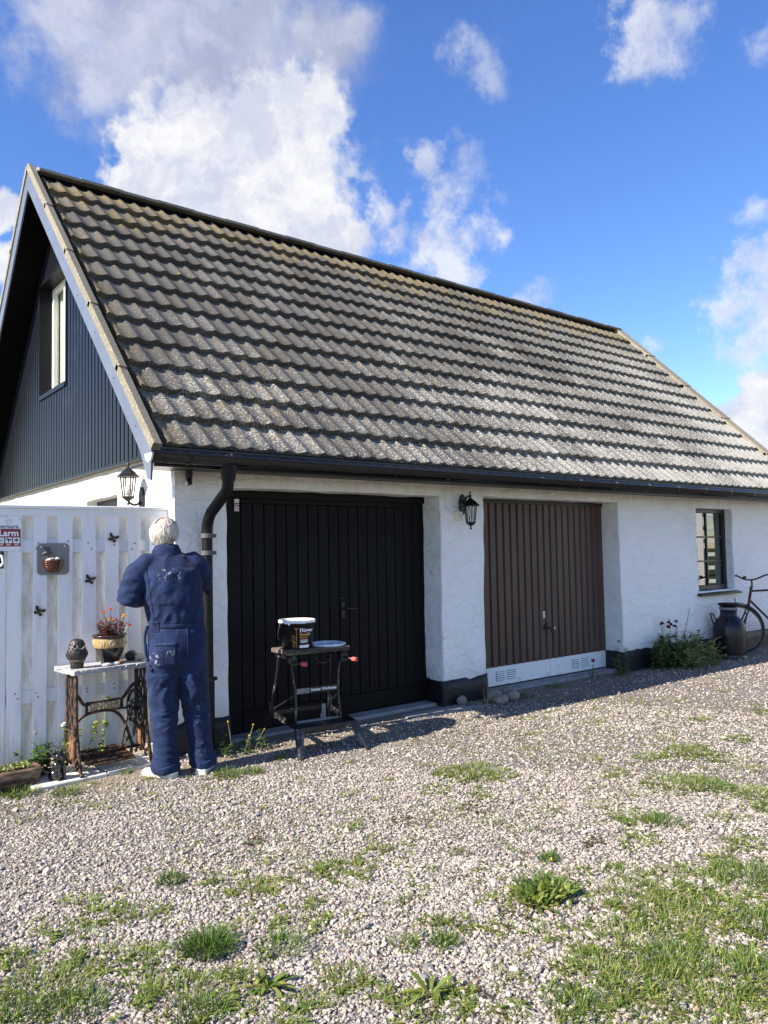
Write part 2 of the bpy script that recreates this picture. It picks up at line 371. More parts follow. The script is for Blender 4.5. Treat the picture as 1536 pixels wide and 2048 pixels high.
# ------------------------------------------------------------------ ground
def gz(x, y):
    """gentle unevenness of the yard"""
    return .012*mnoise.noise(Vector((x*.45, y*.45, 3.1))) + .005*mnoise.noise(Vector((x*1.6, y*1.6, 8.2)))
def ground_col(n):
    p = n.pos(); xyz = n.sep(p)
    a = n.voro(p, 85, out='Color'); av = n.sep(a)
    st = n.mix(av[0], (.12, .105, .09), (.30, .26, .23))
    st = n.mix(n.ramp(av[1], .8, .9), st, (.24, .235, .25))
    d = n.voro(p, 85)
    st = n.mix(n.ramp(d, .45, .75), st, (.10, .085, .07))
    fines = n.mix(n.noise(p, 150, 4, .7), (.15, .125, .095), (.36, .31, .24))
    near = n.ramp(n.math('ADD', n.noise(p, 1.4, 5, .6), n.math('MULTIPLY', n.math('SUBTRACT', xyz[1], 5.0), .35)), .48, .66)
    c = n.mix(n.math('MULTIPLY', near, .75), st, fines)
    far = n.ramp(n.vmath('LENGTH', p, out='Value'), 22, 30)
    grass = n.mix(n.noise(p, 3, 6), (.05, .08, .02), (.12, .13, .05))
    return n.mix(far, c, grass)
M['ground'] = mat('gravel_ground', rough=.95, spec=.1, fn=ground_col, bm=lambda n: n.bump(n.math('SUBTRACT', 1.0, n.voro(n.pos(), 85)), .8, .010))
gx = sorted(set([-400, -150, -60, -25, -12, -6, -3] + list(np.round(np.arange(-1, 16.01, .25), 3)) + [20, 30, 60, 150, 400]))
gy = sorted(set([-400, -150, -60, -25, -10, -4, -2] + list(np.round(np.arange(-.5, 7.01, .25), 3)) + [9, 14, 25, 60, 150, 400]))
mb = MB()
mb.add([(x, y, gz(x, y) if -1.2 < x < 16.2 and -.7 < y < 7.1 else -.01) for y in gy for x in gx],
       [(j*len(gx)+i, j*len(gx)+i+1, (j+1)*len(gx)+i+1, (j+1)*len(gx)+i) for j in range(len(gy)-1) for i in range(len(gx)-1)], True)
kind(mb.build('ground', M['ground']), 'structure')

# ------------------------------------------------------------------ the garage building
HX, HY = 2.445, 5.72
house = thing('garage_building', 'long whitewashed garage with black gable cladding and a lichened tiled roof', 'building', (HX, HY, 0))
def HP(o, parent=None):
    """hang a part (built in world coordinates) on the building"""
    o.parent = parent or house
    if parent is None: o.matrix_parent_inverse = Matrix.Translation((-HX, -HY, 0))
    return o
def wob(p, a=1.0):
    q = Vector(p)
    v = mnoise.noise_vector(q*1.1)*.012 + mnoise.noise_vector(q*4.5+Vector((5, 1, 2)))*.008
    return q + v*a
def snap(lo, hi, step, keys):
    ks = sorted(k for k in set(keys) if lo <= k <= hi); ks = sorted(set([lo, hi] + ks)); out = []
    for a, b in zip(ks, ks[1:]):
        n = max(1, round((b-a)/step)); out += [a+(b-a)*i/n for i in range(n)]
    return out + [hi]
def plaster(name, u0, u1, z0, z1, holes, place, depth, parent=None, step=.07):
    """a lime-washed wall face with openings; the reveals run inwards by `depth`. place(u, d, z) -> point"""
    ku = [h[0]+d for h in holes for d in (0, -.025)] + [h[1]+d for h in holes for d in (0, .025)]
    kz = [h[2]+d for h in holes for d in (0, -.025)] + [h[3]+d for h in holes for d in (0, .025)]
    us, zs = snap(u0, u1, step, ku), snap(z0, z1, step, kz)
    V, F, ix = [], [], {}
    def vid(u, d, z):
        k = (round(u, 4), round(d, 4), round(z, 4))
        if k not in ix: ix[k] = len(V); V.append(wob(place(u, d, z)))
        return ix[k]
    def inside(u, z): return any(h[0] < u < h[1] and h[2] < z < h[3] for h in holes)
    for i in range(len(us)-1):
        for j in range(len(zs)-1):
            if not inside((us[i]+us[i+1])/2, (zs[j]+zs[j+1])/2):
                F.append((vid(us[i], 0, zs[j]), vid(us[i+1], 0, zs[j]), vid(us[i+1], 0, zs[j+1]), vid(us[i], 0, zs[j+1])))
    ds = [0, .02, .06] + [depth*k/4 for k in range(2, 5)]
    for a, b, c, d in holes:
        hu = [u for u in us if a-1e-6 <= u <= b+1e-6]; hz = [z for z in zs if c-1e-6 <= z <= d+1e-6]
        for k in range(len(ds)-1):
            for z1_, z2_ in zip(hz, hz[1:]):
                for u in (a, b): F.append((vid(u, ds[k], z1_), vid(u, ds[k+1], z1_), vid(u, ds[k+1], z2_), vid(u, ds[k], z2_)))
            for u1_, u2_ in zip(hu, hu[1:]):
                for z in ((c, d) if c > z0+.01 else (d,)): F.append((vid(u1_, ds[k], z), vid(u1_, ds[k+1], z), vid(u2_, ds[k+1], z), vid(u2_, ds[k], z)))
    mb = MB(); mb.add(V, F, True)
    return HP(mb.build(name, M['wall']), parent)
DX0, DX1, BX0, BX1 = 2.885, 5.24, 5.848, 8.265
WX0, WX1, WZ0, WZ1 = 10.085, 11.085, .905, 2.085
plaster('wall', HX, 12.62, 0, 2.27, [(DX0, DX1, 0, 2.10), (BX0, BX1, 0, 2.115), (WX0, WX1, WZ0, WZ1)], lambda u, d, z: (u, HY+d, z), .29)
plaster('gable_wall', HY, 11.9, 0, 2.46, [(7.0, 7.95, 1.35, 2.11)], lambda u, d, z: (HX+d, u, z), .2, step=.1)
mb = MB(); mb.box(12.56, 12.62, 5.76, 11.9, 0, 2.6); mb.box(2.5, 12.55, 11.82, 11.9, 0, 2.6)
HP(mb.build('rear_wall', M['wall']))

# tarred plinth under each stretch of wall
def plinth(x0, x1, left, right, h=.25):
    mb = MB(); n = max(3, int((x1-x0)/.06))
    path = ([(x0-.010, 5.98)] if left else []) + [(x0-.010+(x1-x0+.02)*i/n, HY-.014) for i in range(n+1)] + ([(x1+.010, 5.98)] if right else [])
    pts = []
    for (a, b), (c, d) in zip(path, path[1:]):
        m = max(1, int(math.hypot(c-a, d-b)/.05)); pts += [(a+(c-a)*k/m, b+(d-b)*k/m) for k in range(m)]
    pts.append(path[-1]); V = []
    for x, y in pts:
        top = h + .010*mnoise.noise(Vector((x*4, y*4, 1))) + .014*mnoise.noise(Vector((x*19, y*19, 4))) + .010*mnoise.noise(Vector((x*45, y*45, 9)))
        for z in (-.03, .08, .16, top, top+.004):
            q = wob((x, y, z)); V.append((q.x, q.y+(.02 if z > top+.002 else 0), q.z))
    mb.add(V, [(i*5+k, i*5+5+k, i*5+6+k, i*5+1+k) for i in range(len(pts)-1) for k in range(4)], True)
    return HP(mb.build('plinth', M['plinth'], fixn=False))
plinth(HX, DX0, False, True); plinth(DX1, BX0, True, True); plinth(BX1, 12.6, True, False)

# --- roof
RZ0, RY0, RYR, RZR = 2.336, 5.29, 8.81, 5.835
RX0, RX1 = 2.08, 12.94
SL = math.atan2(RZR-RZ0, RYR-RY0); SLEN = math.hypot(RYR-RY0, RZR-RZ0)
es = Vector((0, math.cos(SL), math.sin(SL))); en = Vector((0, -math.sin(SL), math.cos(SL)))
def RP(x, s, n): return Vector((x, RY0, RZ0)) + es*s + en*n
def mir(p): return Vector((p[0], 2*RYR-p[1], p[2]))
mb = MB()
sec = [RP(0, .02, -.075), RP(0, SLEN-.03, -.075), RP(0, SLEN-.03, -.20), RP(0, .12, -.20)]
for f in (lambda p: p, mir):
    s4 = [f(p) for p in sec]
    mb.prism([(p.y, p.z) for p in s4], RX0+.03, RX1-.03, 'x')
roof = HP(mb.build('roof', M['soffit']))
def tile_mesh():
    W_, L, T = .3375, .425, .058
    pr = []
    for wv in range(2):
        for u, z in ((0, .015 if wv == 0 else .024), (.09, .021), (.26, .008), (.5, .001), (.74, .008), (.91, .021)):
            pr.append(((wv+u)*W_/2, z))
    pr.append((W_, .025))
    V, F, S = [], [], []
    n = len(pr)
    for s, dz in ((0, 0), (.012, .003), (L, -.058)):
        V += [(x, s, z+dz) for x, z in pr]
    V += [(x, 0.0, z) for x, z in pr] + [(x, .006, z-T) for x, z in pr]
    mb = MB()
    mb.add(V[:3*n], [(r*n+i, r*n+i+1, r*n+n+i+1, r*n+n+i) for r in range(2) for i in range(n-1)], True)
    mb.add(V[3*n:], [(n+i, n+i+1, i+1, i) for i in range(n-1)], False)
    b0 = [V[0], V[2*n], (V[2*n][0], L, V[2*n][2]-T), (0, .006, V[4*n][2])]
    mb.add(b0, [(0, 1, 2, 3)], False)
    b1 = [V[n-1], V[3*n-1], (W_, L, V[3*n-1][2]-T), (W_, .006, V[5*n-1][2])]
    mb.add(b1, [(3, 2, 1, 0)], False)
    return mb
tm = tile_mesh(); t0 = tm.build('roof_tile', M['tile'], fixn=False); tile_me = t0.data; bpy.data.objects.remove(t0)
slots = []
for k in range(13):
    for j in range(31):
        slots.append((k, j, RP(2.213+.3375*j, .035+.366*k, .0)))
slots.sort(key=lambda t: (t[2]+Vector((.17, .1, .1))-Vector((0, 0, 1.55))).length)
rest = MB()
def tile_tf(p):
    return (p+Vector((random.uniform(-.003, .003), 0, 0))+es*random.uniform(-.003, .003)+en*random.uniform(-.002, .003), (SL+R(random.uniform(-.35, .35)), R(random.uniform(-.3, .3)), R(random.uniform(-.5, .5))))
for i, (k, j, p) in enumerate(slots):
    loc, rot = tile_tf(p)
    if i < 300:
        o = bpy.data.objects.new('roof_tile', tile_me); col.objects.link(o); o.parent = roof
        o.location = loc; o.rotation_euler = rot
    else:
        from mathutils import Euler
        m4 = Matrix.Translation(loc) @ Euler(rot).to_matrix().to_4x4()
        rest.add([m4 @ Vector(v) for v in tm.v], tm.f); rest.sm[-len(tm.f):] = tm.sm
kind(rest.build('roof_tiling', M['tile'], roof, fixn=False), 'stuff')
# far slope, never turned towards the yard: the same tiling as one sheet
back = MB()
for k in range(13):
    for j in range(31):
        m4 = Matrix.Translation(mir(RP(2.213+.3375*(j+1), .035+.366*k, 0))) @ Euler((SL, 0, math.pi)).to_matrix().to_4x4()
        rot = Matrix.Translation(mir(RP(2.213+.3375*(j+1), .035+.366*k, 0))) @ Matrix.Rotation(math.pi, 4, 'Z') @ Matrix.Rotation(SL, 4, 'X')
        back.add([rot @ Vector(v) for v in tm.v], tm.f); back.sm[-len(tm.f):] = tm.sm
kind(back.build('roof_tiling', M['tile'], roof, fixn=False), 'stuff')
# ridge covers: flat-topped lengths with a straight drip edge
x = RX0+.1; L_ = (RX1-RX0-.2)/24
for i in range(24):
    mb = MB(); a, b = x+L_*i, x+L_*(i+1)+.03; up = .006*(i % 2)
    prof = [(8.70, 5.772+up), (8.695, 5.800+up), (8.75, 5.826+up), (8.81, 5.838+up), (8.87, 5.826+up), (8.925, 5.800+up), (8.92, 5.772+up)]
    mb.prism(prof, a, b, 'x'); mb.build('ridge_cover', M['ridge'], roof)
# verge covers: lapped L-shaped concrete lengths up each rake
def verge(xa, xb, xf, f):
    n = 5; L2 = (SLEN-.04)/n
    for i in range(n):
        s0, s1 = -.03+L2*i, -.03+L2*(i+1)+.05
        lift0, lift1 = (.012, 0)
        V = []
        for s, l in ((s0, lift0), (s1, lift1)):
            for x_, n_ in ((xa, .030), (xa+(xb-xa)*.12, .038), (xb, .028), (xb, -.03), (xa+(xb-xa)*.4, -.03), (xf, -.030), (xa, -.030)):
                V.append(f(RP(x_, s, n_+l)))
        mb = MB(); mb.add(V, [tuple(range(7)), tuple(range(13, 6, -1))] + [(q, q+7, (q+1) % 7+7, (q+1) % 7) for q in range(7)])
        mb.build('verge_cover', M['verge'], roof)
idf = lambda p: p
verge(2.075, 2.145, 2.10, idf); verge(2.075, 2.145, 2.10, mir)
verge(12.945, 12.72, 12.92, idf); verge(12.945, 12.72, 12.92, mir)
# barge boards of folded metal
def barge(x0, x1, f, name='barge_board'):
    a, b = RP(0, -.015, -.03), RP(0, SLEN-.035, -.03); lo = RP(0, .10, -.180); hi = RP(0, SLEN+.20, -.285)
    hi.y = min(hi.y, RYR); hi = Vector((0, RYR, RZR - .03/math.cos(SL)-.180/math.cos(SL)+.03))
    b = Vector((0, RYR, RZR-.03/math.cos(SL)))
    pts = [f(p) for p in (a, b, hi, RP(0, .17, -.170), Vector((0, RY0+.085, 2.10)), Vector((0, RY0+.03, 2.09)))]
    mb = MB(); mb.prism([(p.y, p.z) for p in pts], x0, x1, 'x')
    # folded seam and a row of screws
    o = HP(mb.build(name, M['barge']))
    sb = MB()
    for i in range(7):
        for nn in (-.09,):
            p = f(RP(x0-.001 if x0 < 6 else x1+.001, .35+.66*i, nn-.02*(i % 2)))
            sb.ball(p, .008, 6, 4, (.4, 1, 1))
    sb.build('screw', M['black'], o)
    return o
barge(2.088, 2.104, idf); barge(2.088, 2.104, mir); barge(12.916, 12.932, idf); barge(12.916, 12.932, mir)
# eaves: black soffit boards and fascia
mb = MB(); mb.box(2.12, 12.9, 5.335, 5.80, 2.215, 2.235); mb.box(2.12, 12.9, 5.30, 5.335, 2.19, 2.335)
HP(mb.build('eaves_board', M['black']))
mb = MB(); mb.box(2.13, 12.9, 11.8, 12.28, 2.215, 2.235); mb.box(2.13, 12.9, 12.285, 12.32, 2.19, 2.335)
HP(mb.build('eaves_board', M['black']))
# drip flashing laid over the gutter edge
mb = MB(); mb.add([(2.14, 5.335, 2.352), (12.88, 5.335, 2.352), (12.88, 5.262, 2.282), (2.14, 5.262, 2.282), (12.88, 5.258, 2.262), (2.14, 5.258, 2.262)], [(0, 1, 2, 3), (3, 2, 4, 5)])
HP(mb.build('drip_flashing', M['gutter'], fixn=False))

# --- gable cladding: ribbed black sheet hung in front of the wall, cut round the window
GW = (8.47, 9.50, 3.43, 4.73)
def under(y):                                             # underside of the roof along the gable
    d = abs(y-RYR); return RZR - .20/math.cos(SL) - d*math.tan(SL)
mb = MB(); y = 5.60
XF, XG = 2.398, 2.422
cols = []
y0 = 5.62
while y0 < 12.0:
    cols += [(y0, XG), (y0+.008, XF), (y0+.078, XF), (y0+.086, XG)]; y0 += .100
def emit(ya, xa, yb, xb):
    for lo, hi in (((2.385, None),) if (yb <= GW[0]+.001 or ya >= GW[1]-.001) else ((2.385, GW[2]), (GW[3], None))):
        za, zb = (under(ya), under(yb)) if hi is None else (hi, hi)
        if za <= lo or zb <= lo: continue
        mb.add([(xa, ya, lo), (xb, yb, lo), (xb, yb, zb), (xa, ya, za)], [(0, 1, 2, 3)])
seq = [c for c in cols]
keys = sorted(set([c for c in seq] + []))
for (ya, xa), (yb, xb) in zip(seq, seq[1:]):
    cuts = [ya] + [g for g in (GW[0], GW[1], RYR) if ya < g < yb] + [yb]
    for a, b in zip(cuts, cuts[1:]):
        f = lambda q: xa+(xb-xa)*(q-ya)/(yb-ya)
        emit(a, f(a), b, f(b))
clad = HP(mb.build('gable_cladding', M['clad'], fixn=False))
mb = MB(); mb.box(2.385, 2.44, 5.66, 11.96, 2.362, 2.386); mb.build('base_trim', M['clad'], clad)
mb = MB(); a, b, c, d = GW
mb.box(2.388, 2.60, a-.035, a, c-.04, d+.04); mb.box(2.388, 2.60, b, b+.035, c-.04, d+.04)
mb.box(2.388, 2.60, a, b, d, d+.04); mb.box(2.380, 2.60, a, b, c-.05, c)
mb.build('window_surround', M['clad'], clad)
# backing behind the sheet so that the loft is closed
mb = MB(); mb.prism([(5.75, 2.3), (11.87, 2.3), (11.87, under(11.87)), (RYR, under(RYR)), (5.75, under(5.75))], 2.80, 2.84, 'x')
mb.prism([(5.75, 2.3), (11.87, 2.3), (11.87, under(11.87)), (RYR, under(RYR)), (5.75, under(5.75))], 12.6, 12.64, 'x')
HP(mb.build('gable_backing', M['soffit']))
gwin = HP(node('gable_window', None))
mb = MB(); xw = 2.53
for y1, y2, z1, z2 in ((a, a+.06, c, d), (b-.06, b, c, d), (a+.06, b-.06, c, c+.07), (a+.06, b-.06, d-.06, d), ((a+b)/2-.045, (a+b)/2+.045, c+.07, d-.06)):
    mb.box(xw, xw+.06, y1, y2, z1, z2, .006)
mb.build('frame', M['winwhite'], gwin)
for y1, y2 in ((a+.06, (a+b)/2-.045), ((a+b)/2+.045, b-.06)):
    mb = MB(); mb.box(xw+.02, xw+.026, y1, y2, c+.07, d-.06); mb.build('pane', M['lampglass'], gwin)
mb = MB()
for i in range(24): pass
ys = np.linspace(a+.0, b-.0, 26)
mb.add([(xw+.076+.009*math.sin(i*1.9), yy, z) for z in (c+.02, d-.02) for i, yy in enumerate(ys)], [(i, i+1, i+27, i+26) for i in range(25)], True)
mb.build('curtain', M['curtain'], gwin, fixn=False)
# little yard window on the gable, mostly behind the fence
ywin = HP(node('yard_window', None))
mb = MB()
for y1, y2, z1, z2 in ((7.0, 7.06, 1.35, 2.11), (7.89, 7.95, 1.35, 2.11), (7.06, 7.89, 2.03, 2.11), (7.06, 7.89, 1.35, 1.43), (7.45, 7.50, 1.43, 2.03)): mb.box(2.56, 2.62, y1, y2, z1, z2, .005)
mb.build('frame', M['frame'], ywin)
for y1, y2 in ((7.06, 7.45), (7.50, 7.89)):
    mb = MB(); mb.box(2.58, 2.586, y1, y2, 1.43, 2.03); mb.build('pane', M['glass'], ywin)

# --- black double garage door
door = HP(node('garage_door', None)); door['label'] = 'black boarded double door'
DY = 5.985; dz0, dz1 = .035, 2.075
mb = MB(); mb.box(DX0-.05, 3.035, DY-.03, DY+.05, 0, 2.2); mb.box(5.315, DX1+.2, DY-.03, DY+.05, 0, 2.2); mb.box(3.035, 5.315, DY-.03, DY+.05, 2.035, 2.2)
mb.box(2.8, 5.5, DY+.06, DY+.08, 0, 2.2)
mb.build('door_frame', M['doorblack'], door)
nb = 20; bw = (5.315-3.035)/nb
for i in range(nb):
    x0 = 3.035+bw*i
    mb = MB()
    if i in (0, nb-1): mb.box(x0+.003, x0+bw-.003, DY-.004, DY+.03, dz0, 2.032, .003)
    else:
        mb.box(x0+.004, x0+bw-.004, DY-.006, DY+.03, .20, 1.99, .006)
    mb.build('plank', M['doorblack'], door)
mb = MB(); mb.box(3.035+bw, 5.315-bw, DY-.012, DY+.03, dz0, .20, .004); mb.build('rail', M['doorblack'], door)
mb = MB(); mb.box(3.035+bw, 5.315-bw, DY-.010, DY+.03, 1.99, 2.033, .003); mb.build('rail', M['doorblack'], door)
mb = MB(); mb.lathe([(0, -.03), (.012, -.03), (.012, -.012), (.026, -.010), (.026, 0)], 14)
lk = mb.build('lock', M['iron'], door); lk.location = (4.195, DY-.006, 1.114); lk.rotation_euler = (R(-90), 0, 0)
mb = MB(); mb.box(4.19, 4.23, DY-.016, DY-.004, .93, 1.08, .004); mb.tube([(4.21, DY-.01, 1.02), (4.21, DY-.06, 1.02), (4.23, DY-.065, 1.02), (4.34, DY-.06, 1.015)], .010, 8)
mb.build('handle', M['iron'], door)
for z in (1.84, 1.35, .38):
    mb = MB(); mb.tube([(5.305, DY-.045, z-.055), (5.305, DY-.045, z+.055)], .008, 8); mb.box(5.285, 5.305, DY-.042, DY-.036, z-.045, z+.045)
    mb.build('hinge', M['steel'], door)

# --- brown ribbed garage door with white kick panel
door2 = HP(node('garage_door', None)); door2['label'] = 'brown ribbed garage door with white louvred kick panel'
mb = MB(); mb.box(BX0-.05, 6.085, DY-.01, DY+.06, 0, 2.2); mb.box(8.295, BX1+.2, DY-.03, DY+.06, 0, 2.2); mb.box(6.085, 8.295, DY-.03, DY+.06, 2.07, 2.2)
mb.box(5.8, 8.5, DY+.07, DY+.09, 0, 2.2)
mb.build('door_frame', M['black'], door2)
nb = 19; bw = (8.285-6.095)/nb
for i in range(nb):
    x0 = 6.095+bw*i; mb = MB()
    pl = [(x0, .012), (x0+.012, -.012), (x0+bw-.026, -.012), (x0+bw-.016, .012), (x0+bw, .012)]
    mb.add([(x_, DY+d, z) for z in (.252, 2.068) for x_, d in pl], [(q, q+1, q+6, q+5) for q in range(4)])
    mb.add([(x0+.012, DY-.012, .252), (x0+bw-.026, DY-.012, .252), (x0+bw-.026, DY+.012, .244), (x0+.012, DY+.012, .244)], [(0, 1, 2, 3)])
    mb.build('plank', M['doorbrown'], door2, fixn=False)
for x0, x1 in ((6.10, 7.185), (7.190, 8.28)):
    mb = MB(); mb.box(x0, x1, DY-.004, DY+.02, .045, .252, .004)
    kp = mb.build('kick_panel', M['doorwhite'], door2)
mb = MB()
for i in range(21):
    x_ = 6.14+i*.105; mb.ball((x_, DY-.005, .062), .005, 6, 4)
mb.build('rivet', M['steel'], door2)
for xc in (6.335, 6.515, 7.66, 7.845):
    mb = MB()
    for i in range(5):
        z = .105+.024*i
        mb.add([(xc-.07, DY-.005, z+.010), (xc+.07, DY-.005, z+.010), (xc+.07, DY-.018, z-.002), (xc-.07, DY-.018, z-.002), (xc+.07, DY-.005, z-.003), (xc-.07, DY-.005, z-.003)], [(0, 1, 2, 3), (3, 2, 4, 5)])
    vt_ = mb.build('vent', M['doorwhite'], door2, fixn=False)
    mb = MB()
    for i in range(5): mb.box(xc-.068, xc+.068, DY-.0060, DY-.0035, .105+.024*i-.010, .105+.024*i-.001)  # flush dark strips painted in as the shade between the louvres
    mb.build('slot_shade', mat('vent_shade_paint', (.05, .05, .05), .8) if xc < 6.4 else bpy.data.materials['vent_shade_paint'], vt_)
mb = MB(); mb.lathe([(0, -.03), (.016, -.03), (.018, -.01), (.03, 0)], 12)
o = mb.build('lock', M['iron'], door2); o.location = (7.10, DY-.012, .63); o.rotation_euler = (R(-90), 0, 0)
mb = MB(); mb.tube([(7.10, DY-.03, .63), (7.10, DY-.07, .63), (7.14, DY-.075, .60), (7.165, DY-.075, .52)], .009, 8); mb.tube([(7.10, DY-.06, .63), (7.20, DY-.06, .615)], .007, 6)
mb.build('handle', M['iron'], door2)
mb = MB(); mb.ball((7.215, DY-.06, .612), .022, 8, 6, (1, .4, .8)); mb.build('key_tag', M['steel'], door2)
mb = MB(); mb.box(7.07, 7.108, DY-.0155, DY-.0125, .735, .815); st = mb.build('sticker', mat('cream_label', (.68, .60, .48), .5), door2)
mb = MB()
for z in (.75, .765, .78): mb.box(7.075, 7.100, DY-.0165, DY-.0157, z, z+.006)
mb.build('print', mat('orange_small_print', (.55, .22, .08), .5), door2)

# --- small-paned window in the front wall
win = HP(node('window', None))
fy = 5.855; x0, x1, z0, z1 = WX0-.01, WX1+.01, WZ0, WZ1+.01
mb = MB()
mb.box(x0, x0+.07, fy-.02, fy+.06, z0, z1, .005); mb.box(x1-.07, x1, fy-.02, fy+.06, z0, z1, .005)
mb.box(x0+.07, x1-.07, fy-.02, fy+.06, z1-.075, z1, .005); mb.box(x0+.07, x1-.07, fy-.02, fy+.06, z0, z0+.075, .005)
mb.build('frame', M['frame'], win)
xi0, xi1, zi0, zi1 = x0+.07, x1-.07, z0+.075, z1-.075; xm = (xi0+xi1)/2
mb = MB(); mb.box(xm-.012, xm+.012, fy-.004, fy+.03, zi0, zi1)
hh = (zi1-zi0)/3
for i in (1, 2):
    for u0, u1 in ((xi0, xm-.012), (xm+.012, xi1)): mb.box(u0, u1, fy-.002, fy+.03, zi0+hh*i-.012, zi0+hh*i+.012)
mb.build('glazing_bar', M['frame'], win)
for i in range(3):
    for u0, u1 in ((xi0, xm-.012), (xm+.012, xi1)):
        mb = MB(); mb.box(u0, u1, fy+.012, fy+.016, zi0+hh*i+(.012 if i else 0), zi0+hh*(i+1)-(.012 if i < 2 else 0)); mb.build('pane', M['glass'], win)
mb = MB(); mb.add([(x0-.01, fy-.02, z0+.012), (x1+.01, fy-.02, z0+.012), (x1+.05, 5.645, z0-.035), (x0-.05, 5.645, z0-.035), (x1+.05, 5.645, z0-.06), (x0-.05, 5.645, z0-.06), (x1+.01, fy-.02, z0-.03), (x0-.01, fy-.02, z0-.03)],
    [(0, 1, 2, 3), (3, 2, 4, 5), (5, 4, 6, 7), (0, 3, 5, 7), (1, 6, 4, 2)])
mb.build('sill', M['black'], win)
sl_ = MB()
for i in range(44):
    z = zi0+.02+i*.0225
    sl_.add([(xi0-.02, fy+.09, z), (xi0+.30, fy+.09, z), (xi0+.30, fy+.112, z+.014), (xi0-.02, fy+.112, z+.014)], [(0, 1, 2, 3)])
sl_.build('blind', mat('grey_green_blind', (.10, .12, .11), .5), win, fixn=False)
cu_ = MB(); xs = np.linspace(xi0+.22, xi0+.44, 20)
cu_.add([(xx, fy+.17+.02*math.sin(i*1.7), z) for z in (zi0-.05, zi1+.05) for i, xx in enumerate(xs)], [(i, i+1, i+21, i+20) for i in range(19)], True)
cu_.build('curtain', M['curtain'], win, fixn=False)

# --- gutter along the eaves, its clips, and the downpipe
gy_, gzc, gr = 5.215, 2.268, .062
mb = MB(); n = 14; V = []
for xx in (2.045, 12.90):
    for rr in (gr, gr-.004):
        V += [(xx, gy_+rr*math.cos(math.pi+math.pi*k/n), gzc+rr*math.sin(math.pi+math.pi*k/n)) for k in range(n+1)]
m1 = n+1
F = [(k, k+1, 2*m1+k+1, 2*m1+k) for k in range(n)] + [(m1+k, 3*m1+k, 3*m1+k+1, m1+k+1) for k in range(n)] + [(k, m1+k, m1+k+1, k+1) for k in range(n)]
mb.add(V, F, True); mb.tube([(2.045, gy_-gr, gzc), (12.9, gy_-gr, gzc)], .009, 8)
gut = HP(mb.build('gutter', M['gutter']))
mb = MB(); mb.add([(2.043, gy_, gzc)] + [(2.043, gy_+.066*math.cos(math.pi+math.pi*k/n), gzc+.066*math.sin(math.pi+math.pi*k/n)) for k in range(n+1)] + [(2.03, gy_, gzc)] + [(2.03, gy_+.064*math.cos(math.pi+math.pi*k/n), gzc+.064*math.sin(math.pi+math.pi*k/n)) for k in range(n+1)],
    [(0, k+2, k+1) for k in range(n)] + [(n+2, n+3+k, n+4+k) for k in range(n)] + [(k+1, k+2, n+4+k, n+3+k) for k in range(n)])
mb.build('end_cap', mat('sunlit_end_cap_paint', (.62, .62, .62), .35), gut)  # sun glare on the black cap put into its pale base colour
for i in range(17):
    xb = 2.32+.64*i; mb = MB()
    arc = [(xb, gy_+.067*math.cos(math.pi+math.pi*k/10), gzc+.067*math.sin(math.pi+math.pi*k/10)) for k in range(11)]
    V = []
    for q in arc: V += [(q[0]-.012, q[1], q[2]), (q[0]+.012, q[1], q[2])]
    mb.add(V, [(2*k, 2*k+1, 2*k+3, 2*k+2) for k in range(10)], True)
    mb.box(xb-.012, xb+.012, gy_-.078, gy_-.05, gzc-.004, gzc+.014); mb.build('gutter_bracket', M['gutter'], gut)
mb = MB()
for k in range(8):
    q = math.pi*k/8; mb.tube([(2.66+.045*math.cos(q)*math.cos(t), gy_+.035*math.sin(q)*math.cos(t), gzc-.01+.05*math.sin(t)) for t in np.linspace(0, math.pi, 9)], .0018, 5)
mb.build('leaf_guard', M['iron'], gut)
pipe = HP(node('downpipe', None))
PXp = 2.675; PY_ = 5.645
mb = MB(); rp = .044
mb.tube([(2.655, gy_+.01, 2.215), (2.655, gy_+.01, 2.17), (2.655, gy_+.02, 2.10)], [.064, .058, .050], 16)
mb.tube([(2.655, gy_+.02, 2.11), (2.656, gy_+.03, 2.06), (2.658, gy_+.06, 2.02), (2.668, PY_-.09, 1.88), (2.672, PY_-.035, 1.83), (PXp, PY_-.005, 1.78), (PXp, PY_, 1.72)], rp, 16)
mb.build('swan_neck', M['pipe'], pipe)
mb = MB(); mb.tube([(PXp, PY_, 1.72), (PXp+.003, PY_, .56)], rp-.003, 16); mb.build('pipe', M['pipe'], pipe)
mb = MB(); mb.tube([(PXp+.003, PY_, .58), (PXp+.003, PY_, .03)], rp+.004, 16); mb.build('lower_pipe', M['pipe'], pipe)
for z, m_ in ((1.70, 'steel'), (1.565, 'steel'), (.575, 'gutter')):
    mb = MB(); mb.tube([(PXp, PY_, z-.018), (PXp, PY_, z+.018)], rp+.006, 16)
    mb.box(PXp+.035, PXp+.075, PY_-.01, PY_+.01, z-.015, z+.015); mb.box(PXp-.01, PXp+.01, PY_+.03, HY+.02, z-.01, z+.01)
    mb.build('pipe_clip', mat('grey_clip', (.085, .085, .085), .5) if m_ == 'steel' else M['gutter'], pipe)

# --- thresholds
mb = MB(); mb.box(2.93, 5.22, 5.80, 5.98, -.05, .028, .008); o = HP(mb.build('threshold', M['concrete']))
mb = MB(); mb.box(5.90, 8.24, 5.80, 5.98, -.05, .035, .008); o = HP(mb.build('threshold', M['concrete']))
mb = MB(); mb.box(4.62, 5.62, 5.46, 5.66, -.05, .012, .006); o = HP(mb.build('threshold', M['concrete']))

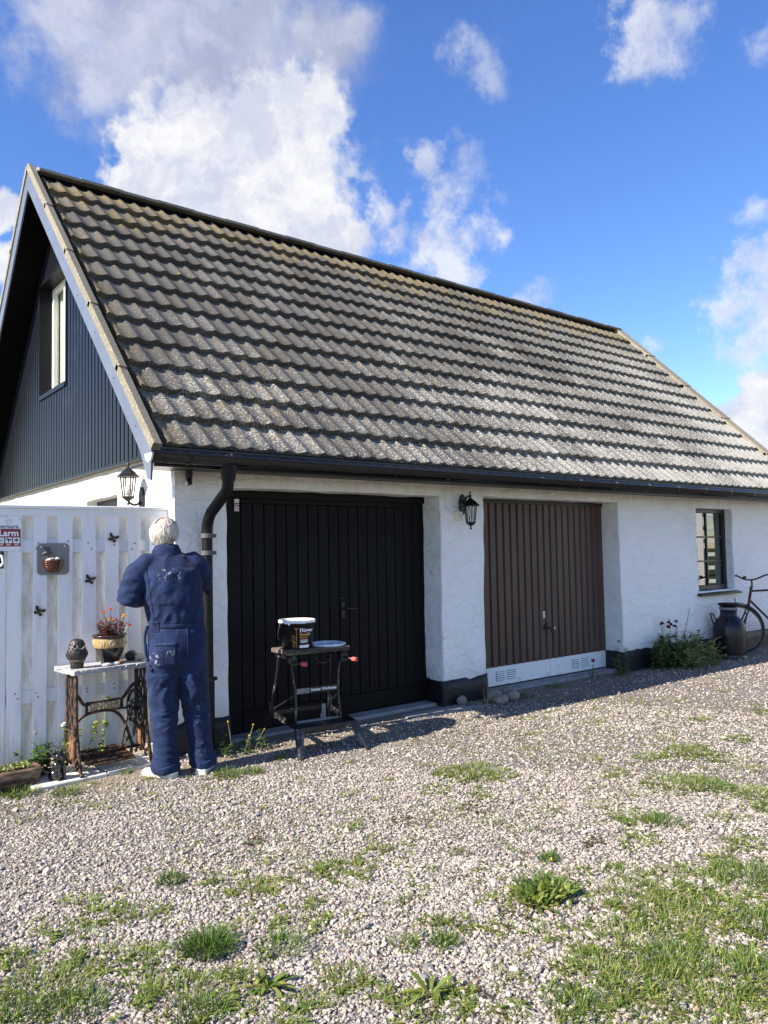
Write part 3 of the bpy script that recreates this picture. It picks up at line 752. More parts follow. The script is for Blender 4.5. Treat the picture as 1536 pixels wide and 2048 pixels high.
# ------------------------------------------------------------------ white board fence
FTH = R(-4.3)
fence = thing('fence', 'white painted board fence closing the yard at the garage corner', 'fence', (2.44, 5.885, 0), FTH)
def bx(name, m, parent, x0, x1, y0, y1, z0, z1, bev=.003, tilt=0):
    mb = MB(); mb.box(x0, x1, y0, y1, z0, z1, bev)
    if tilt: mb.v = [(v[0]+tilt*(v[2]-z0), v[1], v[2]) for v in mb.v]
    return mb.build(name, m, parent)
front = [(-1.058, -1.152), (-.891, -.982), (-.715, -.813), (-.548, -.645), (-.379, -.475), (-.215, -.311), (-.047, -.141)]
xl = -1.235
while xl > -4.2: front.append((xl, xl-.095)); xl -= .165
for i, (b, a) in enumerate(front):
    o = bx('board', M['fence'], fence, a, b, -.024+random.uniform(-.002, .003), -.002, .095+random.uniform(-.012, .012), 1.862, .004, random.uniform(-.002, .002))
    mb = MB()
    for z in (.56, .60, 1.62, 1.66): mb.ball((random.uniform(a+.02, b-.02), -.025, z+random.uniform(-.03, .03)), .006, 6, 4)
    mb.build('nail', M['nail'], o)
gaps = sorted([(a, b) for b, a in front])
for (a0, b0), (a1, b1) in zip(gaps, gaps[1:]):
    bx('back_board', M['fencedirty'], fence, b0-.014, a1+.014, .032, .052, .10+random.uniform(-.01, .01), 1.86, .003)
bx('back_board', M['fencedirty'], fence, -.06, .0, .032, .052, .1, 1.86, .003)
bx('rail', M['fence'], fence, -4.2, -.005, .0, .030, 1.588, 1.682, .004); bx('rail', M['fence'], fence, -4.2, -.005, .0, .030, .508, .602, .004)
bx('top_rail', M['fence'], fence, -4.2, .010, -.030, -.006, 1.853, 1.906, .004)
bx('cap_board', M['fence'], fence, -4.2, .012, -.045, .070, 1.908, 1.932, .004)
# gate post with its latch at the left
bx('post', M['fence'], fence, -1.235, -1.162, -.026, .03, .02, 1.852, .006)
lt = thing('gate_latch', 'black iron latch on the fence post under the alarm sign', 'latch', (2.44-1.195*math.cos(FTH), 5.885-1.195*math.sin(FTH), 1.54), FTH)
mb = MB(); mb.box(-.018, .018, -.034, -.026, -.06, .06, .004); mb.build('plate', M['iron'], lt)
mb = MB(); mb.tube([(0, -.03, .03), (0, -.07, .03), (.012, -.075, -.02), (-.01, -.07, -.05)], .010, 8); mb.build('handle', M['steel'], lt)
mb = MB(); mb.lathe([(0, 0), (.018, 0), (.018, .02), (0, .02)], 12); o = mb.build('knob', M['iron'], lt); o.location = (0, -.034, .045); o.rotation_euler = (R(90), 0, 0)

def on_fence(x, d=.0): return (2.44+x*math.cos(FTH)+d*math.sin(FTH), 5.885+x*math.sin(FTH)-d*math.cos(FTH))

# --- alarm sign
px_, py_ = on_fence(-1.146, .028)
sg = thing('alarm_sign', 'white and dark red Larm alarm sign screwed to the fence', 'sign', (px_, py_, 1.72), FTH)
bx('sheet', M['whitesign'], sg, -.078, .078, -.003, 0, -.118, .118, .0008)
bx('red_panel', M['redsign'], sg, -.0775, .0775, -.0045, -.003, -.086, .040, .0002)
RT = (R(90), 0, 0)
text_part('lettering', 'verisure', .040, M['ink'], sg, (-.002, -.0035, .056), RT, .0008, bold=.0006, sx=1.0)
text_part('lettering', 'Larm', .062, M['whiteink'], sg, (0, -.005, .008), RT, .0008, bold=.0016, sx=1.0)
cu_ = MB(); pts = [(.024*math.cos(R(90+72*k)), -.0035, .092+.019*math.sin(R(90+72*k))) for k in range(6)]
cu_.tube(pts, .0012, 5); cu_.tube([(.012*math.cos(q), -.0035, .092+.010*math.sin(q)) for q in np.linspace(0, 2*math.pi, 13)], .0010, 5); cu_.build('emblem', M['greyink'], sg)
for k, xx in enumerate((-.05, 0, .05)):
    ic = bx('pictogram', M['whiteink'], sg, xx-.021, xx+.021, -.006, -.0045, -.062, -.022, .0002)
    mb = MB()
    if k == 0: mb.tube([(xx-.013, -.0065, -.032), (xx, -.0065, -.029), (xx+.013, -.0065, -.032), (xx+.011, -.0065, -.046), (xx, -.0065, -.056), (xx-.011, -.0065, -.046), (xx-.013, -.0065, -.032)], .0013, 5); mb.ball((xx, -.0065, -.042), .005, 8, 5, (1, .2, 1))
    elif k == 1: mb.bar((xx-.016, -.0068, -.032), (xx+.016, -.0068, -.039), .001, .012); mb.bar((xx-.002, -.0068, -.045), (xx-.002, -.0068, -.057), .006, .001, (0, 1, 0)); mb.ball((xx-.002, -.0068, -.046), .005, 8, 5, (1, .2, 1))
    else: mb.prism([(xx-.013, -.030), (xx-.004, -.034), (xx+.004, -.034), (xx+.013, -.030), (xx+.012, -.043), (xx, -.053), (xx-.012, -.043)], -.0073, -.006); mb.ball((xx, -.0065, -.030), .004, 8, 5, (1, .2, 1))
    mb.build('symbol', M['ink'], ic)
    for q in range(2): bx('caption', M['whiteink'], sg, xx-.016+.003*q, xx+.016-.003*q, -.0052, -.0045, -.071-.007*q, -.068-.007*q, .0001)
mb = MB()
for x_, z_ in ((-.07, .108), (.07, .108), (.07, -.108), (-.07, -.108)): mb.ball((x_, -.004, z_), .005, 8, 5, (1, .5, 1))
mb.build('screw', M['steel'], sg)

# --- plaque with bowl and little bird
px_, py_ = on_fence(-.849, .027)
pq = thing('wall_bird_feeder', 'grey square plaque with a brown half bowl and a small bird on the fence', 'bird feeder', (px_, py_, 1.54), FTH)
def rrect(w, h, r, n=6):
    out = []
    for cx, cz, a0 in ((w-r, h-r, 0), (-w+r, h-r, 90), (-w+r, -h+r, 180), (w-r, -h+r, 270)):
        out += [(cx+r*math.cos(R(a0+90*k/n)), cz+r*math.sin(R(a0+90*k/n))) for k in range(n+1)]
    return out
mb = MB(); mb.prism(rrect(.109, .115, .03), -.008, 0)
mb.build('plate', mat('grey_slate_plate', rough=.6, fn=tone((.20, .20, .185), .12, 30)), pq)
mb = MB(); n = 16; prof = [(.070, 0), (.069, -.02), (.064, -.043), (.053, -.068), (.034, -.088), (.0, -.095)]
V = [(r*math.cos(math.pi+math.pi*k/n), -.008+.75*r*math.sin(math.pi+math.pi*k/n), z-.008) for r, z in prof for k in range(n+1)]
mb.add(V, [(i*(n+1)+k, i*(n+1)+k+1, (i+1)*(n+1)+k+1, (i+1)*(n+1)+k) for i in range(5) for k in range(n)], True)
for zz, rr in ((-.012, .070), (-.026, .069), (-.042, .066), (-.058, .060)):
    mb.tube([(rr*math.cos(t), -.008+.75*rr*math.sin(t), zz) for t in np.linspace(math.pi, 2*math.pi, 17)], .0035, 5)
bowl = mb.build('bowl', mat('brown_glaze', rough=.2, fn=tone((.085, .028, .014), .35, 40)), pq)
mb = MB(); random.seed(3)
for k in range(9): mb.ball((random.uniform(-.05, .05), -.03+random.uniform(-.015, .01), -.004+random.uniform(-.004, .008)), random.uniform(.012, .02), 8, 6, (1.2, 1, .7))
mb.build('stone', mat('pale_pebbles', rough=.7, fn=tone((.62, .56, .46), .25, 20)), bowl)
mb = MB(); bz = .045
mb.ball((-.045, -.03, bz), .017, 10, 8, (1.5, .9, .9)); mb.ball((-.068, -.032, bz-.008), .012, 8, 6)
mb.tube([(-.078, -.032, bz-.010), (-.092, -.032, bz-.014)], [.004, .001], 6)
for s in (-1, 1):
    mb.add([(-.05, -.03+.008*s, bz+.01), (-.03, -.03+.010*s, bz+.008), (-.018+.012*s, -.03+.03*s, bz+.045), (-.055+.02*s, -.03+.028*s, bz+.042)], [(0, 1, 2, 3)])
mb.tube([(-.045, -.03, bz-.01), (-.025, -.03, -.008)], .0025, 5); mb.tube([(-.02, -.03, bz), (.004, -.028, bz+.002)], [.008, .003], 6, flat=.4)
mb.build('bird', mat('dark_bird', rough=.4, fn=tone((.05, .055, .075), .5, 60)), pq)
mb = MB(); mb.ball((-.085, -.012, .09), .006, 8, 5, (1, .5, 1)); mb.ball((.075, -.012, .095), .006, 8, 5, (1, .5, 1)); mb.build('screw', M['white'], pq)

# --- three butterflies
M['bronze'] = mat('dark_bronze', rough=.4, metal=.4, fn=tone((.040, .030, .018), .6, 90))
def butterfly(x, z, rot, label):
    px_, py_ = on_fence(x, .027)
    b = thing('butterfly_ornament', label, 'ornament', (px_, py_, z), FTH, 'bronze butterflies on the fence'); b.rotation_euler = (0, R(rot), FTH); b.scale = (.85, .85, .85)
    mb = MB(); mb.tube([(0, -.014, -.032), (0, -.016, -.01), (0, -.016, .015), (0, -.012, .03)], [.003, .006, .0055, .003], 8); mb.build('body', M['bronze'], b)
    for s in (-1, 1):
        for pl in ([(.004, .012), (.02, .035), (.042, .040), (.046, .026), (.034, .006), (.006, -.002)], [(.005, -.003), (.03, -.004), (.038, -.018), (.028, -.034), (.012, -.030), (.004, -.014)]):
            n = len(pl); V = [(s*u, -.014-.35*abs(u), v) for u, v in pl] + [(s*u, -.010-.35*abs(u), v) for u, v in pl]
            mb = MB(); mb.add(V, [tuple(range(n)), tuple(range(2*n-1, n-1, -1))] + [(q, q+n, (q+1) % n+n, (q+1) % n) for q in range(n)])
            mb.build('wing', M['bronze'], b)
butterfly(-.428, 1.690, 25, 'topmost bronze butterfly on the fence, nearest the man')
butterfly(-.596, 1.380, 18, 'middle bronze butterfly on the fence, right of the bird feeder')
butterfly(-.946, 1.165, 28, 'lowest bronze butterfly on the fence, below the bird feeder')

# ------------------------------------------------------------------ paving slab and treadle table
sb_ = thing('paving_slab', 'pale narrow paving slabs under the iron treadle table', 'paving', (1.85, 5.69, 0), R(5))
M['slab'] = mat('pale_paving', rough=.85, fn=worn((.62, .60, .54), (.36, .34, .28), .35, 9, 60), bm=nbump(60, .4, .004))
for x0, x1 in ((-.50, -.005), (.005, .52)): bx('slab', M['slab'], sb_, x0, x1, -.15, .17, -.04, .030, .006)

TX, TY, TR = 1.925, 5.745, R(6)
tb = thing('treadle_table', 'rusty cast iron sewing machine treadle table with a rough granite top', 'table', (TX, TY, .03), TR)
M['rust'] = mat('rusty_cast_iron', rough=.7, spec=.35, fn=lambda n: n.mix(n.ramp(n.noise(n.pos(), 24, 6, .65), .44, .62), (.020, .016, .014), n.mix(n.noise(n.pos(), 70, 4), (.07, .032, .016), (.16, .075, .035))), bm=nbump(150, .4, .003))
M['granite'] = mat('granite', rough=.6, fn=lambda n: n.mix(n.ramp(n.noise(n.pos(), 170, 4, .75), .44, .52), n.mix(n.noise(n.pos(), 12, 2), (.66, .66, .66), (.80, .80, .79)), (.16, .16, .165)), bm=nbump(120, .3, .003))
mb = MB(); nx, ny = 40, 3; zt, zb = .735, .700
V = []; 
for z in (zb, zb+.012, zt-.008, zt):
    ring = []
    for i in range(nx): ring.append((-.315+.63*i/nx, -.18))
    for i in range(20): ring.append((.315, -.18+.36*i/20))
    for i in range(nx): ring.append((.315-.63*i/nx, .18))
    for i in range(20): ring.append((-.315, .18-.36*i/20))
    for k, (x, y) in enumerate(ring):
        rough_ = .007 if z not in (zt,) else .002
        V.append((x+random.uniform(-1, 1)*rough_, y+random.uniform(-1, 1)*rough_, z))
nr = 2*nx+40
mb.add(V, [(r*nr+k, r*nr+(k+1) % nr, (r+1)*nr+(k+1) % nr, (r+1)*nr+k) for r in range(3) for k in range(nr)] + [tuple(range(3*nr, 4*nr)), tuple(range(nr-1, -1, -1))])
mb.build('table_top', M['granite'], tb)
def sweep(mb, pts, r, n=7, flat=None, it=2):
    """Chaikin-smoothed tube"""
    p = [Vector(q) for q in pts]
    for _ in range(it):
        q = [p[0]]
        for a, b in zip(p, p[1:]): q += [a*.75+b*.25, a*.25+b*.75]
        q.append(p[-1]); p = q
    rs = r if not isinstance(r, (list, tuple)) else [r[0]+(r[1]-r[0])*i/(len(p)-1) for i in range(len(p))]
    mb.tube(p, rs, n, flat=flat); return mb
for sx in (-1, 1):
    X_ = .262*sx; fr = MB()
    def L(y, z, dx=0): return (X_+dx, y, z)
    # outer posts: straight at the top, splaying into feet
    for s in (-1, 1):
        sweep(fr, [L(.075*s, .70), L(.078*s, .55), L(.075*s, .40), L(.095*s, .25), L(.135*s, .10), L(.165*s, .0)], .013)
        sweep(fr, [L(.165*s, .012), L(.175*s, .006), L(.185*s, .004)], .015)
        # feet ornaments: scrolls
        sweep(fr, [L(.15*s, .06), L(.10*s, .10), L(.06*s, .055), L(.085*s, .03), L(.10*s, .05)], .008)
    # wavy lattice rods between them
    for k, y0 in enumerate((-.045, -.015, .015, .045)):
        ph = 1 if k % 2 else -1
        sweep(fr, [L(y0+ph*.012*(1 if i % 2 else -1), .70-.068*i) for i in range(8)], .006, 6)
    # lower oval cartouche and cross ties
    fr.tube([L(.055*math.cos(t), .175+.11*math.sin(t)) for t in np.linspace(0, 2*math.pi, 25)], .010, 6)
    for z in (.69, .29, .075): fr.tube([L(-.10 if z < .2 else -.08, z), L(.10 if z < .2 else .08, z)], .010, 6)
    for s in (-1, 1):
        sweep(fr, [L(.09*s, .22), L(.05*s, .26), L(.04*s, .22), L(.07*s, .16), L(.05*s, .09)], .006, 6)
    fl = fr.build('leg_frame', M['rust'], tb, fixn=False)
    op = MB(); op.prism([(.045*math.cos(t), .175+.095*math.sin(t)) for t in np.linspace(0, 2*math.pi, 20)[:-1]], X_-.004, X_+.004, 'x')
    op.build('cartouche', mat('orange_rust', rough=.85, fn=tone((.17, .075, .035), .4, 60), bm=nbump(90, .6, .006)), fl)
br = MB()
sweep(br, [(-.262, 0, .545), (-.215, 0, .53), (-.185, 0, .47), (-.165, 0, .455), (-.13, 0, .463)], .012)
sweep(br, [(-.262, 0, .31), (-.22, 0, .35), (-.175, 0, .385), (-.10, 0, .40), (.02, 0, .40), (.09, 0, .36), (.14, 0, .28), (.175, 0, .17), (.20, 0, .10)], .011)
sweep(br, [(.10, 0, .455), (.14, 0, .49), (.19, 0, .56), (.262, 0, .575)], .013)
sweep(br, [(.10, 0, .40), (.14, 0, .39), (.18, 0, .41)], .009)
for z in (.398, .468): br.bar((-.16, 0, z), (.115, 0, z), .018, .014)
for x_ in (-.155, .11): br.bar((x_, 0, .398), (x_, 0, .468), .018, .014, (0, 1, 0))
brace = br.build('brace', M['rust'], tb, fixn=False)
text_part('lettering', 'SINGER', .074, mat('brassy_lettering', rough=.5, metal=.3, fn=tone((.30, .21, .10), .3, 60)), brace, (-.022, -.004, .433), RT, .004, bold=.001, sx=.92)
# balance wheel with spokes and the belt guard
wh = MB(); cx, cz, rw = .222, .38, .135
wh.tube([(cx, .0+rw*math.cos(t), cz+rw*math.sin(t)) for t in np.linspace(0, 2*math.pi, 37)], .011, 8)
wh.tube([(cx, .0+.075*math.cos(t), cz+.075*math.sin(t)) for t in np.linspace(0, 2*math.pi, 25)], .005, 6)
for k in range(6):
    q = 2*math.pi*k/6+.3
    sweep(wh, [(cx, 0, cz), (cx, .06*math.cos(q+.5), cz+.06*math.sin(q+.5)), (cx, rw*math.cos(q), cz+rw*math.sin(q))], .006, 6)
wh.tube([(cx-.03, 0, cz), (cx+.04, 0, cz)], .018, 10)
wh.build('wheel', M['iron'], tb, fixn=False)
rd = MB(); rd.tube([(.17, -.01, .40), (.10, -.02, .12)], .006, 6); rd.ball((.10, -.02, .125), .018, 8, 6); rd.tube([(-.25, 0, .10), (.25, 0, .10)], .010, 8); rd.build('connecting_rod', M['rust'], tb, fixn=False)
# pierced treadle plate
tr = MB(); A0, A1, B0, B1 = -.20, .13, -.145, .13; tz = lambda y: .085+.12*(y+.01)
def TP(x, y): return (x, y, tz(y))
for e in (((A0, B0), (A1, B0)), ((A1, B0), (A1, B1)), ((A1, B1), (A0, B1)), ((A0, B1), (A0, B0))): tr.bar(TP(*e[0]), TP(*e[1]), .016, .012)
nxg, nyg = 9, 7
for i in range(-nyg, nxg+1):
    for s in (1, -1):
        pts = []
        for j in np.linspace(0, 1, 2):
            pass
        x0 = A0+(A1-A0)*i/nxg; x1 = x0+(B1-B0)
        if s == -1: x0, x1 = x1, x0
        # clip the diagonal to the frame
        t0, t1 = 0.0, 1.0
        d = x1-x0
        for lim, sg_ in ((A0, 1), (A1, -1)):
            f0, f1 = sg_*(x0-lim), sg_*(x1-lim)
            if f0 < 0 and f1 < 0: t0 = 2
            elif f0 < 0: t0 = max(t0, f0/(f0-f1))
            elif f1 < 0: t1 = min(t1, f0/(f0-f1))
        if t0 < t1-.03: tr.bar(TP(x0+d*t0, B0+(B1-B0)*t0), TP(x0+d*t1, B0+(B1-B0)*t1), .008, .008)
tr.tube([TP(A0+.02, B0-.03), TP(A1, B0-.03)], .008, 6)
tr.build('treadle', M['rust'], tb, fixn=False)

# --- leaf and flower builder
def leaf_mesh(P, D, L, W, C, droop=.5, segs=3, prof=None, twist=None):
    """P,D (n,3) bases and directions, L,W,droop (n) sizes, C (n,3) colours -> verts, faces, colours"""
    P, D, C = np.asarray(P, float), np.asarray(D, float), np.asarray(C, float); n = len(P)
    L = np.broadcast_to(np.asarray(L, float), (n,)); W = np.broadcast_to(np.asarray(W, float), (n,)); dr = np.broadcast_to(np.asarray(droop, float), (n,))
    D = D/np.linalg.norm(D, axis=1, keepdims=True)
    H = np.stack([-D[:, 1], D[:, 0], np.zeros(n)], 1)+1e-6
    ang = np.arctan2(D[:, 1], D[:, 0]); H = np.stack([-np.sin(ang), np.cos(ang), np.zeros(n)], 1)
    if twist is not None:
        Nn = np.cross(D, H); tw = np.asarray(twist)[:, None]; H = H*np.cos(tw)+Nn*np.sin(tw)
    prof = prof if prof is not None else [.45, 1.0, .8, 0]
    vs = []
    for k in range(segs+1):
        t = k/segs; c = P + D*(L*t)[:, None]; c[:, 2] -= dr*L*t*t*.6
        hw = H*(W*prof[k]/2)[:, None]
        vs += ([c-hw, c+hw] if k < segs else [c])
    V = np.stack(vs, 1); m = V.shape[1]
    F = []
    base = (np.arange(n)*m)[:, None]
    quads = np.concatenate([base+np.array([[2*k, 2*k+1, 2*k+3, 2*k+2]]) for k in range(segs-1)], 0)
    tris = base+np.array([[2*segs-2, 2*segs-1, 2*segs]])
    return V.reshape(-1, 3), quads, tris, np.repeat(C, m, 0)
def build_leaves(name, parts, m, parent=None, loc=None):
    vs, qs, ts, cs, off = [], [], [], [], 0
    for V, q, t, c in parts:
        vs.append(V); qs.append(q+off); ts.append(t+off); cs.append(c); off += len(V)
    V, Q, T, C = np.concatenate(vs), np.concatenate(qs), np.concatenate(ts), np.concatenate(cs)
    me = bpy.data.meshes.new(name)
    me.vertices.add(len(V)); me.vertices.foreach_set('co', V.astype(np.float32).ravel())
    nl = Q.size+T.size; me.loops.add(nl); me.loops.foreach_set('vertex_index', np.concatenate([Q.ravel(), T.ravel()]).astype(np.int32))
    st = np.concatenate([np.arange(len(Q))*4, Q.size+np.arange(len(T))*3]).astype(np.int32)
    me.polygons.add(len(st)); me.polygons.foreach_set('loop_start', st)
    me.polygons.foreach_set('use_smooth', np.ones(len(st), bool))
    me.update(calc_edges=True)
    ca = me.color_attributes.new('col', 'FLOAT_COLOR', 'POINT')
    ca.data.foreach_set('color', np.concatenate([C, np.ones((len(C), 1))], 1).astype(np.float32).ravel())
    o = link_mesh(name, me, m, parent)
    if loc: o.location = loc
    return o
def jitcol(base, n, var=.3, alt=None, mixp=.3):
    c = np.tile(np.array(base, float), (n, 1)) * (1+rng.uniform(-var, var, (n, 1))) * (1+rng.uniform(-.1, .1, (n, 3)))
    if alt is not None:
        k = rng.random(n) < mixp; c[k] = np.array(alt)*(1+rng.uniform(-var, var, (k.sum(), 1)))
    return np.clip(c, .002, .95)
def sph(n, zmin=-.2, zmax=1):
    a = rng.uniform(0, 2*np.pi, n); z = rng.uniform(zmin, zmax, n); r = np.sqrt(np.clip(1-z*z, 0, 1)); return np.stack([r*np.cos(a), r*np.sin(a), z], 1)
def stems_and_leaves(stems, nleaf, ll, lw, colr, alt=None, mixp=.3, up=.2, droop=.5, t0=.15):
    """leaves set along stems (list of point lists)"""
    P, D = [], []
    for s in stems:
        s = np.array(s, float); k = rng.uniform(t0, 1, nleaf)*(len(s)-1); i = np.minimum(k.astype(int), len(s)-2); f = (k-i)[:, None]
        P.append(s[i]*(1-f)+s[i+1]*f); d = sph(nleaf, -.3, .6); d[:, 2] += up; D.append(d)
    P, D = np.concatenate(P), np.concatenate(D); n = len(P)
    return leaf_mesh(P, D, rng.uniform(.6, 1.25, n)*ll, rng.uniform(.7, 1.2, n)*lw, jitcol(colr, n, .35, alt, mixp), droop, twist=rng.uniform(-.6, .6, n))
def stem_obj(name, stems, r, m, parent, n=5):
    mb = MB()
    for s in stems: mb.tube(s, [r*(1-.5*i/(len(s)-1)) for i in range(len(s))], n)
    return mb.build(name, m, parent, fixn=False)
M['stem'] = mat('plant_stem', (.07, .09, .03), rough=.7)
M['drystem'] = mat('dry_stem', rough=.8, fn=tone((.26, .20, .11), .3, 40))
M['redstem'] = mat('reddish_stem', (.10, .03, .025), rough=.6)

# things standing on the table; tt() gives a spot on its top
def tt(x, y, z=.03+.735): return (TX+x*math.cos(TR)-y*math.sin(TR), TY+x*math.sin(TR)+y*math.cos(TR), z+.001)
pot = thing('flower_pot', 'brown glazed pot with an ochre scroll band and red-leaved marigolds on the table', 'flower pot', tt(.02, .0), R(10))
prof = [(.0, 0), (.062, 0), (.066, .012), (.078, .045), (.098, .095), (.108, .125), (.112, .150), (.113, .185), (.112, .192), (.125, .200), (.130, .208), (.122, .212), (.105, .205), (.100, .17), (0, .17)]
mb = MB(); mb.lathe(prof, 40)
M['potdark'] = mat('dark_glaze', rough=.18, fn=lambda n: n.mix(n.ramp(n.noise(n.obj(), 8, 4), .4, .65), (.012, .009, .008), (.045, .022, .014)), coat=.3)
M['potband'] = mat('ochre_glaze', rough=.3, fn=lambda n: n.mix(n.noise(n.vmath('MULTIPLY', n.obj(), (3, 3, 60)), 1.5, 5), (.24, .15, .055), (.42, .30, .13)))
mb.build('pot', M['potdark'], pot)
mb = MB(); mb.lathe([(.109, .120), (.1125, .128), (.1145, .150), (.1150, .178), (.1135, .186)], 40); mb.build('band', M['potband'], pot)
for q in (-150, -112, -74, -36, 2, 40, 78, 116, 154):
    sp = MB(); pts = []
    for i in range(22):
        t = i/21; a = -.6+t*9.2; r_ = .030*(1-t*.82)
        uu, vv = r_*math.cos(a)*.75, r_*math.sin(a)
        an = R(q)+uu/.115; pts.append((.1165*math.cos(an), .1165*math.sin(an), .153+vv))
    sp.tube(pts, .0022, 5); sp.build('scroll', mat('cream_scroll', (.62, .55, .42), .4) if q == -150 else bpy.data.materials['cream_scroll'], pot)
mb = MB(); mb.lathe([(0, .172), (.06, .178), (.10, .172)], 16); mb.build('soil', mat('potting_soil', (.03, .022, .016), .95, bm=nbump(80, .8, .01)), pot)
stems = []
for k in range(26):
    a = rng.uniform(0, 2*np.pi); r0 = rng.uniform(.01, .08); r1 = r0+rng.uniform(.01, .065); h = rng.uniform(.08, .16)
    stems.append([(r0*np.cos(a), r0*np.sin(a), .17), ((r0+r1)/2*np.cos(a)+rng.uniform(-.01, .01), (r0+r1)/2*np.sin(a), .17+h*.55), (r1*np.cos(a), r1*np.sin(a), .17+h)])
stem_obj('stalk', stems, .0028, M['redstem'], pot)
build_leaves('foliage', [stems_and_leaves(stems, 34, .030, .009, (.085, .022, .022), (.20, .09, .07), .25, .5)], M['leaf'], pot)
def bloom(parent, c, r, colr, n=26):
    P = np.tile(np.array(c, float), (n, 1)); d = sph(n, -.15, 1)
    return build_leaves('flower', [leaf_mesh(P, d, r*rng.uniform(.7, 1.1, n), r*.75, jitcol(colr, n, .2), .3, prof=[.5, .9, 1, 0])], M['petal'], parent)
for (x_, y_, z_, c_) in ((.0, -.01, .395, (.80, .22, .04)), (-.045, .0, .375, (.78, .18, .04)), (.125, .02, .335, (.85, .42, .05)), (-.04, -.06, .325, (.85, .50, .06)), (.0, -.06, .315, (.85, .30, .04)), (.15, -.02, .265, (.62, .05, .02)), (-.09, -.03, .30, (.60, .10, .05))):
    fs_ = MB(); fs_.tube([(x_*.4, y_*.5, .17), (x_*.8, y_*.8, (z_+.17)/2), (x_, y_, z_-.006)], .0022, 5); fs_.build('stalk', M['stem'], pot)
    bloom(pot, (x_, y_, z_), .021, c_)

owl = thing('owl_figurine', 'dark carved owl figurine standing on the left end of the granite table top', 'figurine', tt(-.245, -.05), R(-12))
M['owl'] = mat('dark_carved_stone', rough=.45, fn=tone((.022, .018, .015), .5, 60), bm=lambda n: n.bump(n.voro(n.vmath('MULTIPLY', n.obj(), (90, 90, 60)), 1), .6, .006))
mb = MB(); mb.lathe([(0, 0), (.044, 0), (.046, .035), (.044, .040), (.056, .055), (.066, .085), (.067, .115), (.060, .140), (.055, .155), (.052, .175), (.040, .195), (.020, .205), (0, .207)], 24, squash=(1, .85)); mb.build('body', M['owl'], owl)
mb = MB()
for s in (-1, 1): mb.tube([(s*.066*math.cos(t)*.9, .01, .10+.05*math.sin(t)) for t in np.linspace(-1.2, 1.2, 8)], [.004, .011, .014, .016, .015, .012, .008, .003], 8)
mb.build('wing', M['owl'], owl)
mb = MB()
for i, s in enumerate((-1, 1)): mb.tube([(s*.023+.022*math.cos(t), -.047-.002*math.sin(t), .158+.020*math.sin(t)) for t in np.linspace(-2.9, .2, 12)] if s < 0 else [(s*.023+.022*math.cos(t), -.047, .158+.020*math.sin(t)) for t in np.linspace(-.2+math.pi*0-2.9+2.9, -3.1, 12)], .0045, 6)
mb.build('face_disc', mat('pale_worn_stone', (.32, .30, .26), .6), owl)
mb = MB()
for s in (-1, 1): mb.ball((s*.021, -.046, .160), .007, 10, 6)
mb.build('eye', mat('glossy_black', (.01, .01, .01), .1), owl)
mb = MB(); mb.tube([(0, -.045, .158), (0, -.058, .150), (0, -.056, .140)], [.006, .005, .001], 8); mb.build('beak', M['owl'], owl)
mb = MB()
for k in range(9):
    a = R(-150+15*k); mb.ball((.053*math.cos(a), .046*math.sin(a), .055), .008, 6, 5, (.7, .7, 1.4))
mb.build('claw', mat('worn_brown', (.16, .11, .07), .6), owl)
def pebble(name, label, loc, r, sq, m, group=None, seed=0):
    random.seed(seed); mb = MB(); mb.ball((0, 0, r*sq[2]*.92), r, 16, 10, sq)
    mb.v = [tuple(Vector(v)*(1+.10*mnoise.noise(Vector(v)*(1.2/r)+Vector((seed, 0, 0))))) for v in mb.v]
    o = mb.build(name, m); o.location = loc; return tag(o, label, 'stone', group)
M['pebw'] = mat('white_pebble', rough=.5, fn=tone((.72, .71, .68), .08, 30)); M['pebd'] = mat('dark_pebble', rough=.4, fn=tone((.035, .033, .032), .3, 30)); M['pebc'] = mat('buff_pebble', rough=.55, fn=tone((.50, .44, .35), .2, 25))
pebble('pebble', 'flat white pebble in front of the flower pot, nearer the owl', tt(-.065, -.125), .036, (1.1, .75, .38), M['pebw'], 'stones on the granite table top', 1)
pebble('pebble', 'flat white pebble in front of the flower pot, right of its twin', tt(.010, -.12), .028, (1.05, .75, .45), M['pebw'], 'stones on the granite table top', 2)
pebble('pebble', 'round black stone at the right end of the granite table top', tt(.195, .02), .045, (1.1, .9, .85), M['pebd'], 'stones on the granite table top', 3)
pebble('pebble', 'buff coloured stone against the black one on the table', tt(.235, -.04), .036, (1.1, .8, .8), M['pebc'], 'stones on the granite table top', 4)
pebble('pebble', 'rust brown chip beside the foot of the flower pot', tt(.062, -.095), .022, (1.2, .8, .6), mat('brown_chip', (.16, .055, .03), .5), 'stones on the granite table top', 5)

# --- things on the ground along the fence
M['ivy'] = M['leaf']
iv = thing('ivy', 'ivy climbing the fence boards behind the treadle', 'plant', (1.93, 5.90, 0))
stems = [[(-.02, -.03, .0), (0, -.05, .15), (.02, -.045, .32), (.035, -.05, .50)], [(-.1, -.05, 0), (-.12, -.06, .12), (-.08, -.07, .25), (-.05, -.06, .33)], [(.05, -.05, 0), (.12, -.07, .10), (.17, -.07, .16), (.21, -.06, .19)], [(0, -.1, 0), (-.05, -.12, .1), (-.02, -.11, .2)], [(-.15, -.04, 0), (-.2, -.05, .16), (-.17, -.05, .3)]]
stem_obj('stalk', stems, .004, M['stem'], iv)
build_leaves('foliage', [stems_and_leaves(stems, 38, .034, .036, (.16, .24, .045), (.36, .42, .10), .35, .3, .5, .1)], M['leaf'], iv)
gc = thing('leafy_plant', 'dark green leafy plants between the log planter and the table', 'plant', (1.52, 5.82, 0))
stems = [[(rng.uniform(-.16, .10), rng.uniform(-.10, .08), 0)] for k in range(16)]
